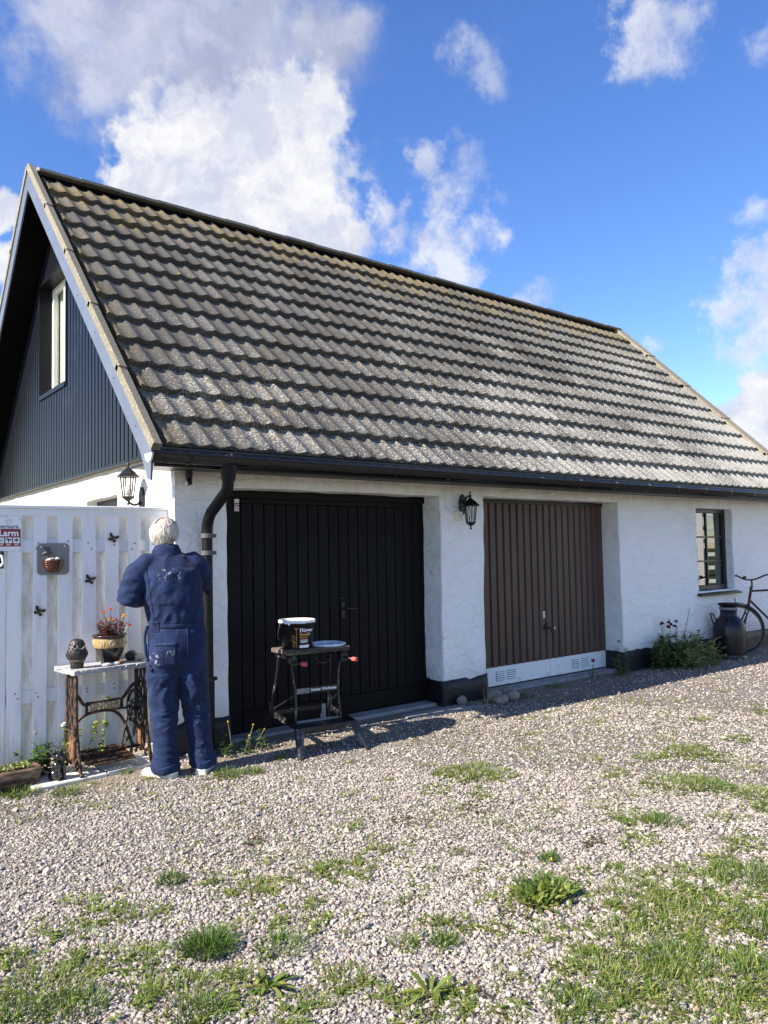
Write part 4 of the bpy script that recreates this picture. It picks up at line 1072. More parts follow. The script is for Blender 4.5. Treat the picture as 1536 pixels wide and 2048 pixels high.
stems = [s+[(s[0][0]+rng.uniform(-.04, .04), s[0][1]+rng.uniform(-.04, .02), .08), (s[0][0]+rng.uniform(-.08, .08), s[0][1]+rng.uniform(-.06, .02), rng.uniform(.12, .27))] for s in stems]
stem_obj('stalk', stems, .003, M['stem'], gc)
build_leaves('foliage', [stems_and_leaves(stems, 26, .046, .030, (.045, .095, .022), (.10, .17, .03), .3, .3, .5, .1)], M['leaf'], gc)
mb = MB(); mb.tube([(-.05, -.06, .0), (-.06, -.07, .22), (-.085, -.07, .33)], .0022, 5); mb.ball((-.087, -.07, .34), .010, 8, 6); mb.build('seed_head', M['drystem'], gc)
wr = thing('white_flower', 'single round white flower beside the left leg of the table', 'flower', (1.585, 5.62, 0))
mb = MB(); mb.tube([(0, .02, 0), (.012, .01, .2), (0, 0, .385)], .003, 6); mb.build('stalk', M['stem'], wr)
bloom(wr, (0, 0, .39), .026, (.82, .80, .74), 50)
sts = [[(0, .02, 0), (.012, .01, .2), (0, 0, .385)]]
build_leaves('foliage', [stems_and_leaves(sts, 26, .035, .02, (.14, .19, .05), (.3, .3, .08), .4, .2, .4, .4)], M['leaf'], wr)

logp = thing('log_planter', 'hollow brown log planted with pale succulents at the foot of the fence', 'planter', (1.29, 5.70, 0), R(4))
mb = MB(); n = 28; V = []
for i, (x, rs) in enumerate(((-.24, .105), (-.15, .115), (-.05, .115), (.06, .112), (.115, .118), (.13, .110))):
    for k in range(n):
        a = 2*math.pi*k/n; rr = rs*(1+.10*mnoise.noise(Vector((x*3, math.cos(a)*1.6, math.sin(a)*1.6)))+.05*mnoise.noise(Vector((x*14, math.cos(a)*5, math.sin(a)*5))))
        z = .085+rr*math.sin(a)*.8; z = min(z, .140+.012*math.sin(k*3.1)); V.append((x+(.03*(z-.08)/.08 if i > 3 else 0), rr*math.cos(a), max(z, 0)))
mb.add(V, [(i*n+k, i*n+(k+1) % n, i*n+n+(k+1) % n, i*n+n+k) for i in range(5) for k in range(n)] + [tuple(range(n-1, -1, -1)), tuple(range(5*n, 6*n))], True)
mb.build('log', mat('weathered_bark', rough=.9, fn=lambda n: n.mix(n.ramp(n.noise(n.vmath('MULTIPLY', n.obj(), (5, 40, 40)), 1, 6, .65), .4, .62), (.045, .026, .017), (.24, .155, .095)), bm=lambda n: n.bump(n.noise(n.vmath('MULTIPLY', n.obj(), (5, 40, 40)), 1, 6, .65), 1, .02)), logp)
P_ = np.stack([rng.uniform(-.2, .09, 90), rng.uniform(-.07, .07, 90), np.full(90, .135)], 1)
P_ = np.repeat(P_, 9, 0); P_[:, 2] += rng.uniform(0, .012, len(P_))
build_leaves('succulent', [leaf_mesh(P_, sph(len(P_), .0, 1), .024, .013, jitcol((.20, .24, .06), len(P_), .35, (.42, .40, .22), .3), .2, prof=[.7, 1, .9, 0])], M['leaf'], logp)

catf = thing('cat_figurine', 'black glazed cat figurine sitting by the left foot of the treadle table', 'figurine', (1.545, 5.625, 0), R(20))
M['gloss'] = mat('black_glaze', rough=.15, fn=tone((.012, .011, .011), .3, 20), coat=.5)
mb = MB(); mb.ball((0, .01, .055), .058, 16, 10, (.95, 1.0, 1.0)); mb.ball((0, -.005, .115), .040, 14, 10, (.95, .9, 1.1)); mb.build('body', M['gloss'], catf)
mb = MB(); mb.ball((0, -.022, .185), .035, 14, 10, (1.05, .95, .92))
for s in (-1, 1): mb.add([(s*.010, -.012, .21), (s*.034, -.012, .198), (s*.027, -.010, .240), (s*.022, .006, .205)], [(0, 1, 2), (1, 3, 2), (3, 0, 2)])
mb.ball((0, -.052, .178), .013, 8, 6, (1.2, 1, .8)); mb.build('head', M['gloss'], catf)
for s in (-1, 1):
    mb = MB(); mb.tube([(s*.018, -.035, .12), (s*.02, -.048, .05), (s*.022, -.056, .01), (s*.022, -.07, .008)], [.014, .012, .012, .010], 8); mb.build('leg', M['gloss'], catf)
mb = MB(); mb.tube([(.03, .06, .015), (.065, .03, .012), (.07, -.02, .012)], [.012, .011, .007], 8); mb.build('tail', M['gloss'], catf)

# ------------------------------------------------------------------ wall lanterns
def hexring(r, z, ph=0): return [(r*math.cos(R(60*k+ph)), r*math.sin(R(60*k+ph)), z) for k in range(6)]
def lantern_head(parent, up):
    """hexagonal coach lantern, local origin at the middle of the glass"""
    def loft(rings, name, m):
        mb = MB(); V = [p for r in rings for p in r]
        mb.add(V, [(i*6+k, i*6+(k+1) % 6, i*6+6+(k+1) % 6, i*6+6+k) for i in range(len(rings)-1) for k in range(6)] + [tuple(range(5, -1, -1)), tuple(range(6*len(rings)-6, 6*len(rings)))])
        return mb.build(name, m, parent)
    loft([hexring(.062, .085), hexring(.098, .078), hexring(.097, .084), hexring(.070, .108), hexring(.060, .122), hexring(.034, .142), hexring(.022, .150), hexring(.020, .160)], 'roof', M['iron'])
    mb = MB(); mb.lathe([(.012, .155), (.009, .17), (.016, .18), (.010, .19), (.006, .20), (.006, .21), (.011, .216), (.009, .224), (0, .228)], 12); mb.build('finial', M['iron'], parent)
    mb = MB()
    a, b = hexring(.064, .085), hexring(.044, -.085)
    for p, q in zip(a, b): mb.bar(q, p, .008, .008)
    mb.build('glazing_frame', M['iron'], parent)
    a, b = hexring(.060, .085), hexring(.041, -.085)
    for k in range(6):
        mb = MB(); mb.add([a[k], a[(k+1) % 6], b[(k+1) % 6], b[k]], [(0, 1, 2, 3)]); mb.build('pane', M['lampglass'], parent)
    loft([hexring(.050, -.083), hexring(.052, -.092), hexring(.046, -.098), hexring(.022, -.118), hexring(.010, -.124)], 'base', M['iron'])
    mb = MB(); mb.lathe([(.008, -.118), (.006, -.135), (.012, -.142), (.012, -.150), (.004, -.158), (0, -.160)], 10); mb.build('finial', M['iron'], parent)
    mb = MB(); z0 = .03 if not up else -.05
    mb.lathe([(0, z0-.03), (.022, z0-.02), (.030, z0+.005), (.026, z0+.03), (.014, z0+.05), (.013, z0+.065)] if up else [(0, .07), (.012, .07), (.013, .045), (.024, .02), (.027, -.005), (.018, -.025), (0, -.032)], 14); mb.build('bulb', M['bulb'], parent)
    mb = MB(); mb.lathe([(.016, -.085), (.016, -.035), (.0, -.034)] if up else [(.015, .085), (.015, .05), (0, .05)], 10); mb.build('bulb_holder', M['white'], parent)
def backplate(parent, depth):
    pl = [(0, .105), (.028, .075), (.045, .03), (.045, -.03), (.028, -.075), (0, -.105), (-.028, -.075), (-.045, -.03), (-.045, .03), (-.028, .075)]
    return pl
# one hangs between the two doors
la = thing('wall_lantern', 'black coach lantern hanging on the white pier between the garage doors', 'lantern', (5.515, 5.56, 1.915))
lantern_head(la, False)
mb = MB(); mb.prism(backplate(la, 0), .13, .158); mb.v = [(v[0]+.03, v[1], v[2]+.105) for v in mb.v]
mb.build('backplate', M['iron'], la)
mb = MB(); sweep(mb, [(.03, .135, .11), (.02, .08, .17), (.008, .03, .185), (0, 0, .175)], .011); mb.build('arm', M['iron'], la)
# the other stands up from its bracket on the gable
lb = thing('wall_lantern', 'black coach lantern standing on its bracket on the sunlit gable above the fence', 'lantern', (2.315, 6.39, 2.135), R(90))
lantern_head(lb, True)
mb = MB(); mb.prism(backplate(lb, 0), -.132, -.104); mb.v = [(v[0], v[1], v[2]-.105) for v in mb.v]; mb.build('backplate', M['iron'], lb)
mb = MB(); sweep(mb, [(0, -.105, -.13), (0, -.07, -.155), (0, -.03, -.15), (0, 0, -.125)], .011); mb.build('arm', M['iron'], lb)
jb = thing('junction_box', 'cream junction box with a thin white cable beside the hanging lantern', 'junction box', (5.47, 5.705, 1.85))
mb = MB(); mb.box(-.045, .045, -.035, .01, 0, .095, .006); mb.build('box', M['cream'], jb)
mb = MB(); mb.ball((.02, -.037, .05), .005, 6, 5); mb.build('screw', M['nail'], jb)
mb = MB(); sweep(mb, [(-.045, -.012, .075), (-.09, -.010, .078), (-.14, -.006, .10), (-.165, -.008, .17), (-.165, -.012, .25), (-.16, -.006, .36)], .0045, 6); mb.build('cable', M['white'], jb)
sn = thing('motion_sensor', 'small black sensor hanging under the eaves beside the downpipe', 'sensor', (2.55, 5.70, 2.20))
mb = MB(); mb.tube([(0, 0, .02), (0, 0, -.03), (0, -.005, -.06), (-.01, -.03, -.085)], [.03, .026, .020, .022], 12); mb.build('body', M['black'], sn)
mb = MB(); mb.lathe([(0, 0), (.016, .0), (.017, .012), (0, .014)], 12); o = mb.build('lens', M['white'], sn); o.location = (-.03, -.035, -.088); o.rotation_euler = (0, R(-90), 0)
stk = thing('alarm_sticker', 'small red and white Larm sticker on the black door', 'sticker', (3.108, 5.985-.0105, 1.973))
bx('sheet', M['whitesign'], stk, -.022, .022, -.001, 0, -.052, .052, .0001)
bx('red_panel', M['redsign'], stk, -.0215, .0215, -.0018, -.001, -.012, .020, .0001)
text_part('lettering', 'Larm', .020, M['whiteink'], stk, (0, -.0022, .004), RT, .0003, bold=.0004)
bx('print', M['ink'], stk, -.016, .016, -.0014, -.001, .030, .034, .0001)
for xx in (-.013, 0, .013): bx('pictogram', M['redsign'], stk, xx-.004, xx+.004, -.0016, -.001, -.030, -.018, .0001)
bx('print', M['redsign'], stk, -.020, .020, -.0014, -.001, -.040, -.035, .0001)

# ------------------------------------------------------------------ folding workbench with paint bucket
BXo, BYo, BR = 3.455, 5.43, R(-7)
wb = thing('folding_workbench', 'black folding workbench with two worn timber jaws standing before the black door', 'workbench', (BXo, BYo, 0), BR)
M['timber'] = mat('weathered_timber', rough=.8, fn=lambda n: n.mix(n.ramp(n.noise(n.vmath('MULTIPLY', n.obj(), (3, 45, 45)), 1, 6, .65), .38, .66), (.035, .026, .022), (.22, .18, .145)), bm=lambda n: n.bump(n.noise(n.vmath('MULTIPLY', n.obj(), (3, 60, 60)), 1, 5, .6), .5, .004))
M['wbsteel'] = mat('black_bench_steel', rough=.38, spec=.5, fn=worn((.008, .0085, .010), (.30, .30, .29), .12, 18, 110))
M['wbgrey'] = mat('worn_grey_steel', rough=.45, fn=worn((.20, .20, .20), (.05, .05, .05), .5, 30, 100))
bx('front_jaw', M['timber'], wb, -.278, .278, -.235, -.105, .748, .785, .005)
bx('rear_jaw', M['timber'], wb, -.285, .272, -.060, .075, .748, .785, .005)
S = M['wbsteel']
for s in (-1, 1):
    # carriers under the jaws, with screw and crank
    mb = MB(); mb.box(s*.225-.022, s*.225+.022, -.225, .08, .706, .745, .004); mb.box(s*.225-.03, s*.225+.03, -.235, -.17, .66, .735, .006); mb.build('jaw_carrier', S, wb)
    mb = MB(); mb.tube([(s*.225, -.22, .70), (s*.225, -.30, .695)], .010, 10); mb.tube([(s*.225, -.285, .697), (s*.225+.02, -.31, .690), (s*.225+.03, -.335, .688)], .012, 10); cr_ = mb.build('crank', S, wb)
    mb = MB(); mb.lathe([(.011, 0), (.017, 0), (.017, .045), (.010, .045), (.010, .012), (0, .012)], 16); kn = mb.build('grip', mat('red_grip', (.62, .10, .08), .5) if s < 0 else bpy.data.materials['red_grip'], cr_)
    kn.location = (s*.225+.027, -.32, .689); kn.rotation_euler = (R(90), 0, R(20))
    # front upright, down to the step frame
    mb = MB(); sweep(mb, [(s*.225, -.16, .70), (s*.205, -.165, .58), (s*.19, -.175, .45), (s*.19, -.19, .33), (s*.20, -.20, .205)], .011, 8); mb.build('upright', S, wb)
    # rear leg, curving out to its foot
    mb = MB(); sweep(mb, [(s*.235, .05, .715), (s*.238, .06, .60), (s*.245, .08, .50), (s*.262, .12, .36), (s*.275, .15, .28), (s*.295, .21, .13), (s*.312, .268, .0)], .012, 8)
    mb.box(s*.270-.018, s*.270+.018, .12, .17, .22, .34, .004); mb.build('rear_leg', S, wb)
    # side rail of the step frame and diagonal brace
    mb = MB(); mb.bar((s*.235, -.365, .195), (s*.255, .15, .245), .014, .045); mb.build('side_rail', S, wb)
    mb = MB(); mb.bar((s*.21, -.18, .42), (s*.26, .13, .27), .006, .016); mb.build('brace', S, wb)
    # splayed pressed-steel front foot
    f0, f1 = Vector((s*.232, -.362, .205)), Vector((s*.292, -.485, .0)); mb = MB()
    for q in (-1, 1):
        mb.add([f0+Vector((q*.038, .006, 0)), f0+Vector((0, -.012, 0)), f1+Vector((0, -.008, 0)), f1+Vector((q*.017, .004, 0))], [(0, 1, 2, 3)])
        mb.add([f0+Vector((q*.038, .006, 0)), f0+Vector((q*.036, .05, 0)), f1+Vector((q*.016, .022, 0)), f1+Vector((q*.017, .004, 0))], [(0, 1, 2, 3)])
    mb.box(f1.x-.02, f1.x+.02, f1.y-.012, f1.y+.026, 0, .012, .003); mb.build('front_foot', S, wb)
mb = MB(); mb.box(-.245, .245, -.380, -.352, .168, .212, .004); mb.box(-.225, .225, -.352, -.19, .200, .206); mb.build('step', S, wb)
mb = MB(); mb.box(-.250, .250, .140, .156, .225, .262, .003); mb.build('rear_bar', S, wb)
mb = MB(); mb.box(-.20, .20, -.19, -.175, .200, .222, .003); mb.build('cross_bar', M['wbgrey'], wb)
mb = MB(); mb.box(-.186, .186, -.186, -.176, .430, .478, .002); cb = mb.build('cross_bar', S, wb)
bx('badge', M['wbgrey'], cb, -.182, -.07, -.1875, -.186, .434, .474, .0003)
text_part('lettering', 'Decker Workmate', .030, M['whiteink'], cb, (.058, -.1868, .455), RT, .0004, bold=.0008, sx=.98)
mb = MB(); mb.box(.04, .072, -.19, -.17, .22, .335, .004); mb.bar((.03, -.18, .23), (.055, -.18, .32), .006, .01); mb.build('catch', M['wbgrey'], wb)
mb = MB(); mb.tube([(.10+.07*math.cos(t), -.10, .70-.05*math.sin(t)) for t in np.linspace(.1, math.pi-.1, 10)], .010, 6); mb.build('hand_grip', S, wb)

def wbp(x, y, z=0): return (BXo+x*math.cos(BR)-y*math.sin(BR), BYo+x*math.sin(BR)+y*math.cos(BR), z)
bk = thing('paint_bucket', 'black plastic paint bucket with a white splashed rim on the workbench', 'bucket', wbp(-.125, -.085, .786), R(-121.4))
M['bucket'] = mat('black_bucket', rough=.3, spec=.4, fn=lambda n: n.mix(n.math('MULTIPLY', n.ramp(n.noise(n.obj(), 55, 4, .6), .66, .70), n.ramp(n.sep(n.obj())[2], .10, .2)), (.012, .012, .012), (.75, .75, .74)))
r0, r1, h = .122, .143, .225
mb = MB(); mb.lathe([(0, 0), (r0-.008, 0), (r0, .006), (r1-.003, h-.03), (r1+.004, h-.028), (r1+.005, h-.015), (r1, h-.012), (r1+.002, h), (r1-.006, h), (r1-.010, h-.05), (r0-.005, .01)], 48); mb.build('body', M['bucket'], bk)
mb = MB()
n = 72; prof = []
V = []
for k in range(n):
    a = 2*math.pi*k/n; drip = .016+.016*max(0, mnoise.noise(Vector((math.cos(a)*3, math.sin(a)*3, 2))))+.05*max(0, mnoise.noise(Vector((math.cos(a)*8, math.sin(a)*8, 7)))-.32)
    for rr, zz in ((r1-.012, h-.03), (r1-.006, h+.003), (r1+.003, h+.004), (r1+.0075, h-.008), (r1+.0068, h-drip)): V.append((rr*math.cos(a), rr*math.sin(a), zz))
mb.add(V, [(5*k+i, 5*((k+1) % n)+i, 5*((k+1) % n)+i+1, 5*k+i+1) for k in range(n) for i in range(4)], True)
mb.build('paint_rim', mat('wet_white_paint', (.80, .80, .78), .35), bk)
mb = MB(); mb.lathe([(0, h-.07), (r1-.012, h-.07)], 32); mb.build('paint', bpy.data.materials['wet_white_paint'], bk)
mb = MB(); sweep(mb, [(.02, r1+.008, h-.02), (.06, r1+.012, .10), (.12, .09, .06), (.14, .0, .055), (.12, -.09, .06), (.06, -r1-.012, .10), (.02, -r1-.008, h-.02)], .0025, 6)
o = mb.build('handle', M['steel'], bk); o.rotation_euler = (0, 0, R(215))
def wrap(o, r, a0, z0):
    """roll a flat print round the bucket, starting at angle a0 from the front"""
    for v in o.data.vertices:
        x, y, z = v.co; rr = r + (r1-r0)*(z0+y)/h + z + .001; a = a0 + x/r
        v.co = (rr*math.cos(a), rr*math.sin(a), z0+y)
for body, size, mk, zz in (('Flügger', .040, 'whiteink', .150), ('Facade', .033, 'orangeink', .118), ('Silicone', .022, 'orangeink', .094)):
    t = text_part('lettering', body, size, M[mk], bk, (0, 0, 0), (0, 0, 0), .0003, 'LEFT', .0008 if size > .03 else .0003); wrap(t, r0, R(8), zz)
def strip(x0, x1, z0, z1, m, nm):
    n = max(3, int((x1-x0)/.006)); mb = MB(); xs = np.linspace(x0, x1, n)
    mb.add([(x, y, 0) for y in (z0, z1) for x in xs], [(i, i+1, n+i+1, n+i) for i in range(n-1)]); o = mb.build(nm, m, bk, fixn=False); wrap(o, r0, 0, 0); return o
for i in range(4): strip(.022, .085, .052+.007*i, .0555+.007*i, M['whiteink'], 'print')
strip(.016, .10, .012, .034, M['whiteink'], 'print_band')
ln = MB()
def bp(x, z): rr = r0+(r1-r0)*z/h+.0018; return (rr*math.cos(x/r0), rr*math.sin(x/r0), z)
for pts, rw_ in (([(-.006, .012), (-.006, .160)], .0022), ([(-.016, .162), (.006, .162), (.006, .170), (-.016, .170), (-.016, .162)], .0018), ([(-.006, .10), (-.016, .085), (-.024, .088), (-.03, .075), (-.026, .06), (-.034, .04), (-.034, .012)], .0018),
    ([(-.026, .06), (-.018, .05), (-.022, .03), (-.020, .012)], .0018), ([(-.030, .095), (-.036, .102), (-.034, .112), (-.026, .112), (-.022, .103), (-.030, .095)], .0018), ([(-.012, .07), (-.024, .062), (-.012, .05), (-.030, .03), (-.012, .02)], .0016), ([(-.036, .09), (-.044, .08), (-.040, .06), (-.030, .07)], .0016)):
    dense = []
    for a, b in zip(pts, pts[1:]): dense += [bp(a[0]+(b[0]-a[0])*t, a[1]+(b[1]-a[1])*t) for t in (0, .33, .66)]
    dense.append(bp(*pts[-1])); ln.tube(dense, rw_*.9, 5)
ln.build('line_drawing', M['orangeink'], bk, fixn=False)
ld = thing('bucket_lid', 'upturned pale bucket lid lying beside the paint bucket on the workbench', 'lid', wbp(.145, -.09, .7865))
mb = MB(); mb.lathe([(0, .004), (.12, .004), (.128, .006), (.132, .020), (.138, .022), (.146, .020), (.147, .006), (.143, 0), (0, 0)], 48); mb.build('lid', mat('pale_lid', rough=.35, fn=lambda n: n.mix(n.ramp(n.noise(n.obj(), 30, 4), .55, .6), (.50, .58, .66), (.78, .79, .80))), ld)
mb = MB(); V = [(.055*math.cos(t)*(1+.3*math.sin(3*t)), .03*math.sin(t)*(1+.3*math.cos(2*t)), .0055) for t in np.linspace(0, 2*math.pi, 24)[:-1]]
mb.add(V, [tuple(range(23))]); mb.build('paint_smear', mat('dried_dark_paint', (.06, .065, .07), .4), ld)
for k in range(7):
    mb = MB(); a = R(20+51*k); mb.box(.144, .152, -.012, .012, .004, .018, .002); o = mb.build('tab', bpy.data.materials['pale_lid'], ld); o.rotation_euler = (0, 0, a)

# ------------------------------------------------------------------ milk can and bicycle by the window
mc = thing('milk_can', 'tall black painted milk can standing by the white wall', 'milk can', (10.36, 5.455, .0), R(20))
M['can'] = mat('black_can_paint', rough=.30, spec=.4, fn=worn((.006, .007, .010), (.06, .045, .035), .08, 9, 70))
mb = MB(); mb.lathe([(0, 0), (.215, 0), (.218, .012), (.205, .030), (.208, .06), (.212, .30), (.210, .42), (.196, .475), (.160, .525), (.124, .560), (.112, .585), (.110, .660), (0, .660)], 40); mb.build('body', M['can'], mc)
mb = MB(); mb.lathe([(.106, .655), (.118, .656), (.119, .690), (.112, .694), (.0, .694)], 40); mb.build('collar', M['wbgrey'], mc)
mb = MB(); mb.lathe([(0, .696), (.10, .694), (.125, .715), (.140, .738), (.144, .745), (.136, .748), (.10, .728), (.0, .722)], 40); mb.build('lid', M['can'], mc)
for s in (-1, 1):
    mb = MB(); sweep(mb, [(s*.165, 0, .515), (s*.20, 0, .60), (s*.225, 0, .61), (s*.235, 0, .595), (s*.225, 0, .55), (s*.205, 0, .455)], .010, 8, it=2); o = mb.build('handle', M['can'], mc); o.rotation_euler = (0, 0, R(-70))

bc = thing('bicycle', 'old rusty bicycle leaning at the wall behind the milk can', 'bicycle', (10.82, 5.56, .0), R(-42)); bc.rotation_euler = (R(-4), 0, R(-42))
M['rustbike'] = mat('rusty_bicycle_paint', rough=.55, spec=.4, fn=lambda n: n.mix(n.ramp(n.noise(n.pos(), 22, 6, .65), .42, .62), (.025, .016, .013), (.13, .055, .030)))
M['tyre'] = mat('old_tyre', rough=.8, fn=tone((.030, .027, .024), .3, 30)); M['rim'] = mat('rusty_rim', rough=.4, metal=.6, fn=tone((.20, .15, .11), .4, 40))
def wheel(cx, yaw):
    w_ = node('wheel', bc); w_.location = (cx, 0, .35); w_.rotation_euler = (0, 0, yaw)
    mb = MB(); mb.tube([(.335*math.cos(t), 0, .335*math.sin(t)) for t in np.linspace(0, 2*math.pi, 61)], .018, 8); mb.build('tyre', M['tyre'], w_, fixn=False)
    mb = MB(); mb.tube([(.312*math.cos(t), 0, .312*math.sin(t)) for t in np.linspace(0, 2*math.pi, 61)], .010, 6, flat=1); mb.build('rim', M['rim'], w_, fixn=False)
    mb = MB()
    for k in range(32):
        a = 2*math.pi*k/32; b = a+(.9 if k % 4 < 2 else -.9); s = .03 if k % 2 else -.03
        mb.tube([(.022*math.cos(b), s, .022*math.sin(b)), (.31*math.cos(a), 0, .31*math.sin(a))], .0016, 4)
    mb.build('spokes', M['rim'], w_, fixn=False)
    mb = MB(); mb.tube([(0, -.05, 0), (0, .05, 0)], .016, 10); mb.build('hub', M['rustbike'], w_)
    return w_
wheel(0, R(-14)); wheel(1.10, 0)
K = M['rustbike']
def btube(name, pts, r, m=K, n=10): mb = MB(); sweep(mb, pts, r, n, it=1 if len(pts) > 2 else 0); return mb.build(name, m, bc, fixn=False)
btube('top_tube', [(.215, 0, .885), (.76, 0, .91)], .0145); btube('down_tube', [(.19, 0, .76), (.62, 0, .29)], .0155); btube('seat_tube', [(.62, 0, .28), (.785, 0, .98)], .0145)
btube('head_tube', [(.175, 0, .70), (.232, 0, .955)], .019)
for s in (-1, 1):
    btube('fork_blade', [(.172, .02*s, .70), (.165, .055*s, .66), (.10, .058*s, .50), (.03, .055*s, .385), (0, .052*s, .35)], .011)
    btube('chain_stay', [(.62, .02*s, .29), (.80, .06*s, .31), (1.10, .06*s, .35)], .009); btube('seat_stay', [(.765, .02*s, .88), (.95, .06*s, .60), (1.10, .06*s, .35)], .008)
btube('seat_post', [(.775, 0, .93), (.80, 0, 1.02)], .012, M['rim'])
mb = MB(); mb.tube([(.66, 0, 1.035), (.74, 0, 1.05), (.86, 0, 1.06), (.93, 0, 1.07)], [.02, .035, .08, .09], 12, flat=.35); mb.build('saddle', mat('worn_leather', (.05, .028, .018), .6), bc)
for cx, t0, t1 in ((0, .02, 2.35), (1.10, .5, 3.3)):
    mb = MB(); V = []
    for t in np.linspace(t0-.6 if cx == 0 else t0, t1, 26):
        for y_, rr in ((-.032, .362), (-.018, .372), (0, .375), (.018, .372), (.032, .362)): V.append((cx+rr*math.cos(t), y_, .35+rr*math.sin(t)))
    mb.add(V, [(5*i+k, 5*i+k+1, 5*i+6+k, 5*i+5+k) for i in range(25) for k in range(4)], True); mb.build('mudguard', K, bc, fixn=False)
hb = node('handlebar', bc); hb.location = (.240, 0, 1.0); hb.rotation_euler = (0, 0, R(48))
mb = MB(); mb.tube([(0, 0, -.06), (.005, 0, .045)], .012, 10); sweep(mb, [(.005, .0, .04), (-.04, .0, .045)], .014, 8, it=0)
sweep(mb, [(.20, -.29, .115), (.10, -.27, .115), (-.0, -.20, .115), (-.045, -.10, .06), (-.045, 0, .04), (-.045, .10, .06), (.0, .20, .115), (.10, .27, .115), (.20, .29, .115)], .0115, 8); mb.build('bar', K, hb, fixn=False)
for s in (-1, 1):
    mb = MB(); mb.tube([(.11, .272*s, .115), (.215, .292*s, .115)], .017, 10); mb.build('grip', mat('grey_grip', (.20, .20, .19), .7) if s < 0 else bpy.data.materials['grey_grip'], hb)
mb = MB(); mb.ball((-.04, .08, .085), .028, 12, 8, (1, 1, .7)); mb.build('bell', K, hb)
mb = MB(); mb.tube([(.62, -.07, .29), (.62, .07, .29)], .018, 10); mb.tube([(.62+.09*math.cos(t), -.055, .29+.09*math.sin(t)) for t in np.linspace(0, 2*math.pi, 25)], .006, 6); mb.build('chainring', K, bc, fixn=False)
for s in (-1, 1):
    mb = MB(); mb.bar((.62, .075*s, .29), (.62+.12*s, .085*s, .29-.11*s), .012, .018); mb.box(.58+.12*s, .66+.12*s, .085*s+(.0 if s > 0 else -.09), .085*s+(.09 if s > 0 else .0), .17-.11*s+.11, .195-.11*s+.11); mb.build('pedal', K, bc)
mb = MB(); mb.tube([(.63, -.055, .375), (1.10, -.055, .39)], .005, 5); mb.tube([(.63, -.055, .205), (1.10, -.055, .31)], .005, 5); mb.build('chain', K, bc)
mb = MB(); mb.tube([(.0, .0, .725), (-.012, 0, .74), (-.016, 0, .79)], .007, 6); mb.build('mudguard_lamp_bracket', K, bc)

# white trellis of the porch opposite; the window mirrors it
tz_ = thing('garden_trellis', 'white painted porch trellis mirrored in the small-paned window', 'trellis', (14.9, 3.75, 0), R(62))
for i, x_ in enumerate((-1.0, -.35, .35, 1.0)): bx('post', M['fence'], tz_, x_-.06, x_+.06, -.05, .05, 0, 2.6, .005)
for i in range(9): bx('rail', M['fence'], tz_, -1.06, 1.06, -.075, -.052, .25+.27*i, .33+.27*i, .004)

# ------------------------------------------------------------------ stones and plants at the foot of the wall
M['boulder'] = mat('field_stone', rough=.8, fn=lambda n: n.mix(n.ramp(n.noise(n.pos(), 14, 6, .65), .4, .65), n.mix(n.rnd(), (.13, .11, .095), (.22, .19, .16)), n.mix(n.rnd(), (.30, .27, .23), (.26, .20, .16))), bm=nbump(60, .4, .005))
for i, (x, y, r, sq, lb_) in enumerate(((5.70, 5.38, .075, (1.1, .85, .75), 'round field stone in front of the pier, front left of the heap'), (5.74, 5.50, .075, (1.2, .9, .95), 'field stone at the back of the heap by the pier'),
    (5.93, 5.44, .080, (1.1, .9, .70), 'pale field stone, front right of the heap by the pier'), (5.97, 5.55, .075, (1, .95, .95), 'pinkish field stone at the back right of the heap by the pier'), (5.40, 5.63, .058, (1, .8, .9), 'lone brown stone against the black plinth of the pier'))):
    pebble('field_stone', lb_, (x, y, 0), r, sq, M['boulder'], 'stones at the pier', 20+i)
def bushlet(name, label, cat, loc, spec):
    """spec: list of (stems, leaves per stem, leaf len, leaf width, colour, alt colour, mix)"""
    t = thing(name, label, cat, loc)
    allst = [s for sp in spec for s in sp[0]]
    stem_obj('stalk', allst, .004, M['stem'], t, 4)
    build_leaves('foliage', [stems_and_leaves(*sp[:5], sp[5], sp[6], .25, .5, .05) for sp in spec], M['leaf'], t); return t
def spray(n, x0, x1, y0, y1, h0, h1, lean=.1):
    out = []
    for k in range(n):
        x, y = rng.uniform(x0, x1), rng.uniform(y0, y1); h = rng.uniform(h0, h1); lx, ly = rng.uniform(-lean, lean), rng.uniform(-lean, lean)
        out.append([(x, y, 0), (x+lx*.4, y+ly*.4, h*.5), (x+lx, y+ly, h)])
    return out
G1, G2, G3 = (.075, .130, .04), (.17, .23, .055), (.30, .33, .10)
va = bushlet('valerian_bush', 'straggling valerian bush with dark pink flower heads in front of the white wall', 'plant', (9.15, 5.40, 0),
    [(spray(26, -.46, .05, .02, .26, .20, .44, .14), 62, .066, .022, G1, G2, .35), (spray(24, -.05, .62, -.02, .22, .20, .44, .20), 62, .060, .020, G2, G3, .4), (spray(24, -.20, .52, -.25, -.02, .14, .32, .14), 50, .055, .019, G3, (.30, .32, .12), .4)])  # shaded left and sunlit right of the bush painted in by leaf colour
st_ = [[(.1, .1, .25), (.35, .02, .36), (.62, -.02, .46), (.78, .0, .68)], [(.2, 0, .2), (.5, -.06, .3), (.80, -.05, .33)], [(-.05, .2, .3), (.02, .22, .5), (.0, .22, .62)], [(.3, .2, .35), (.40, .2, .55), (.46, .2, .72)], [(.1, .2, .3), (.14, .2, .5)], [(-.3, .1, .3), (-.36, .1, .48), (-.36, .1, .56)], [(.45, -.1, .1), (.58, -.15, .28)]]
stem_obj('dry_stalk', st_, .005, M['drystem'], va)
build_leaves('foliage', [stems_and_leaves(st_, 26, .03, .009, (.28, .24, .12), (.14, .16, .05), .4, .2, .3, .3)], M['leaf'], va)
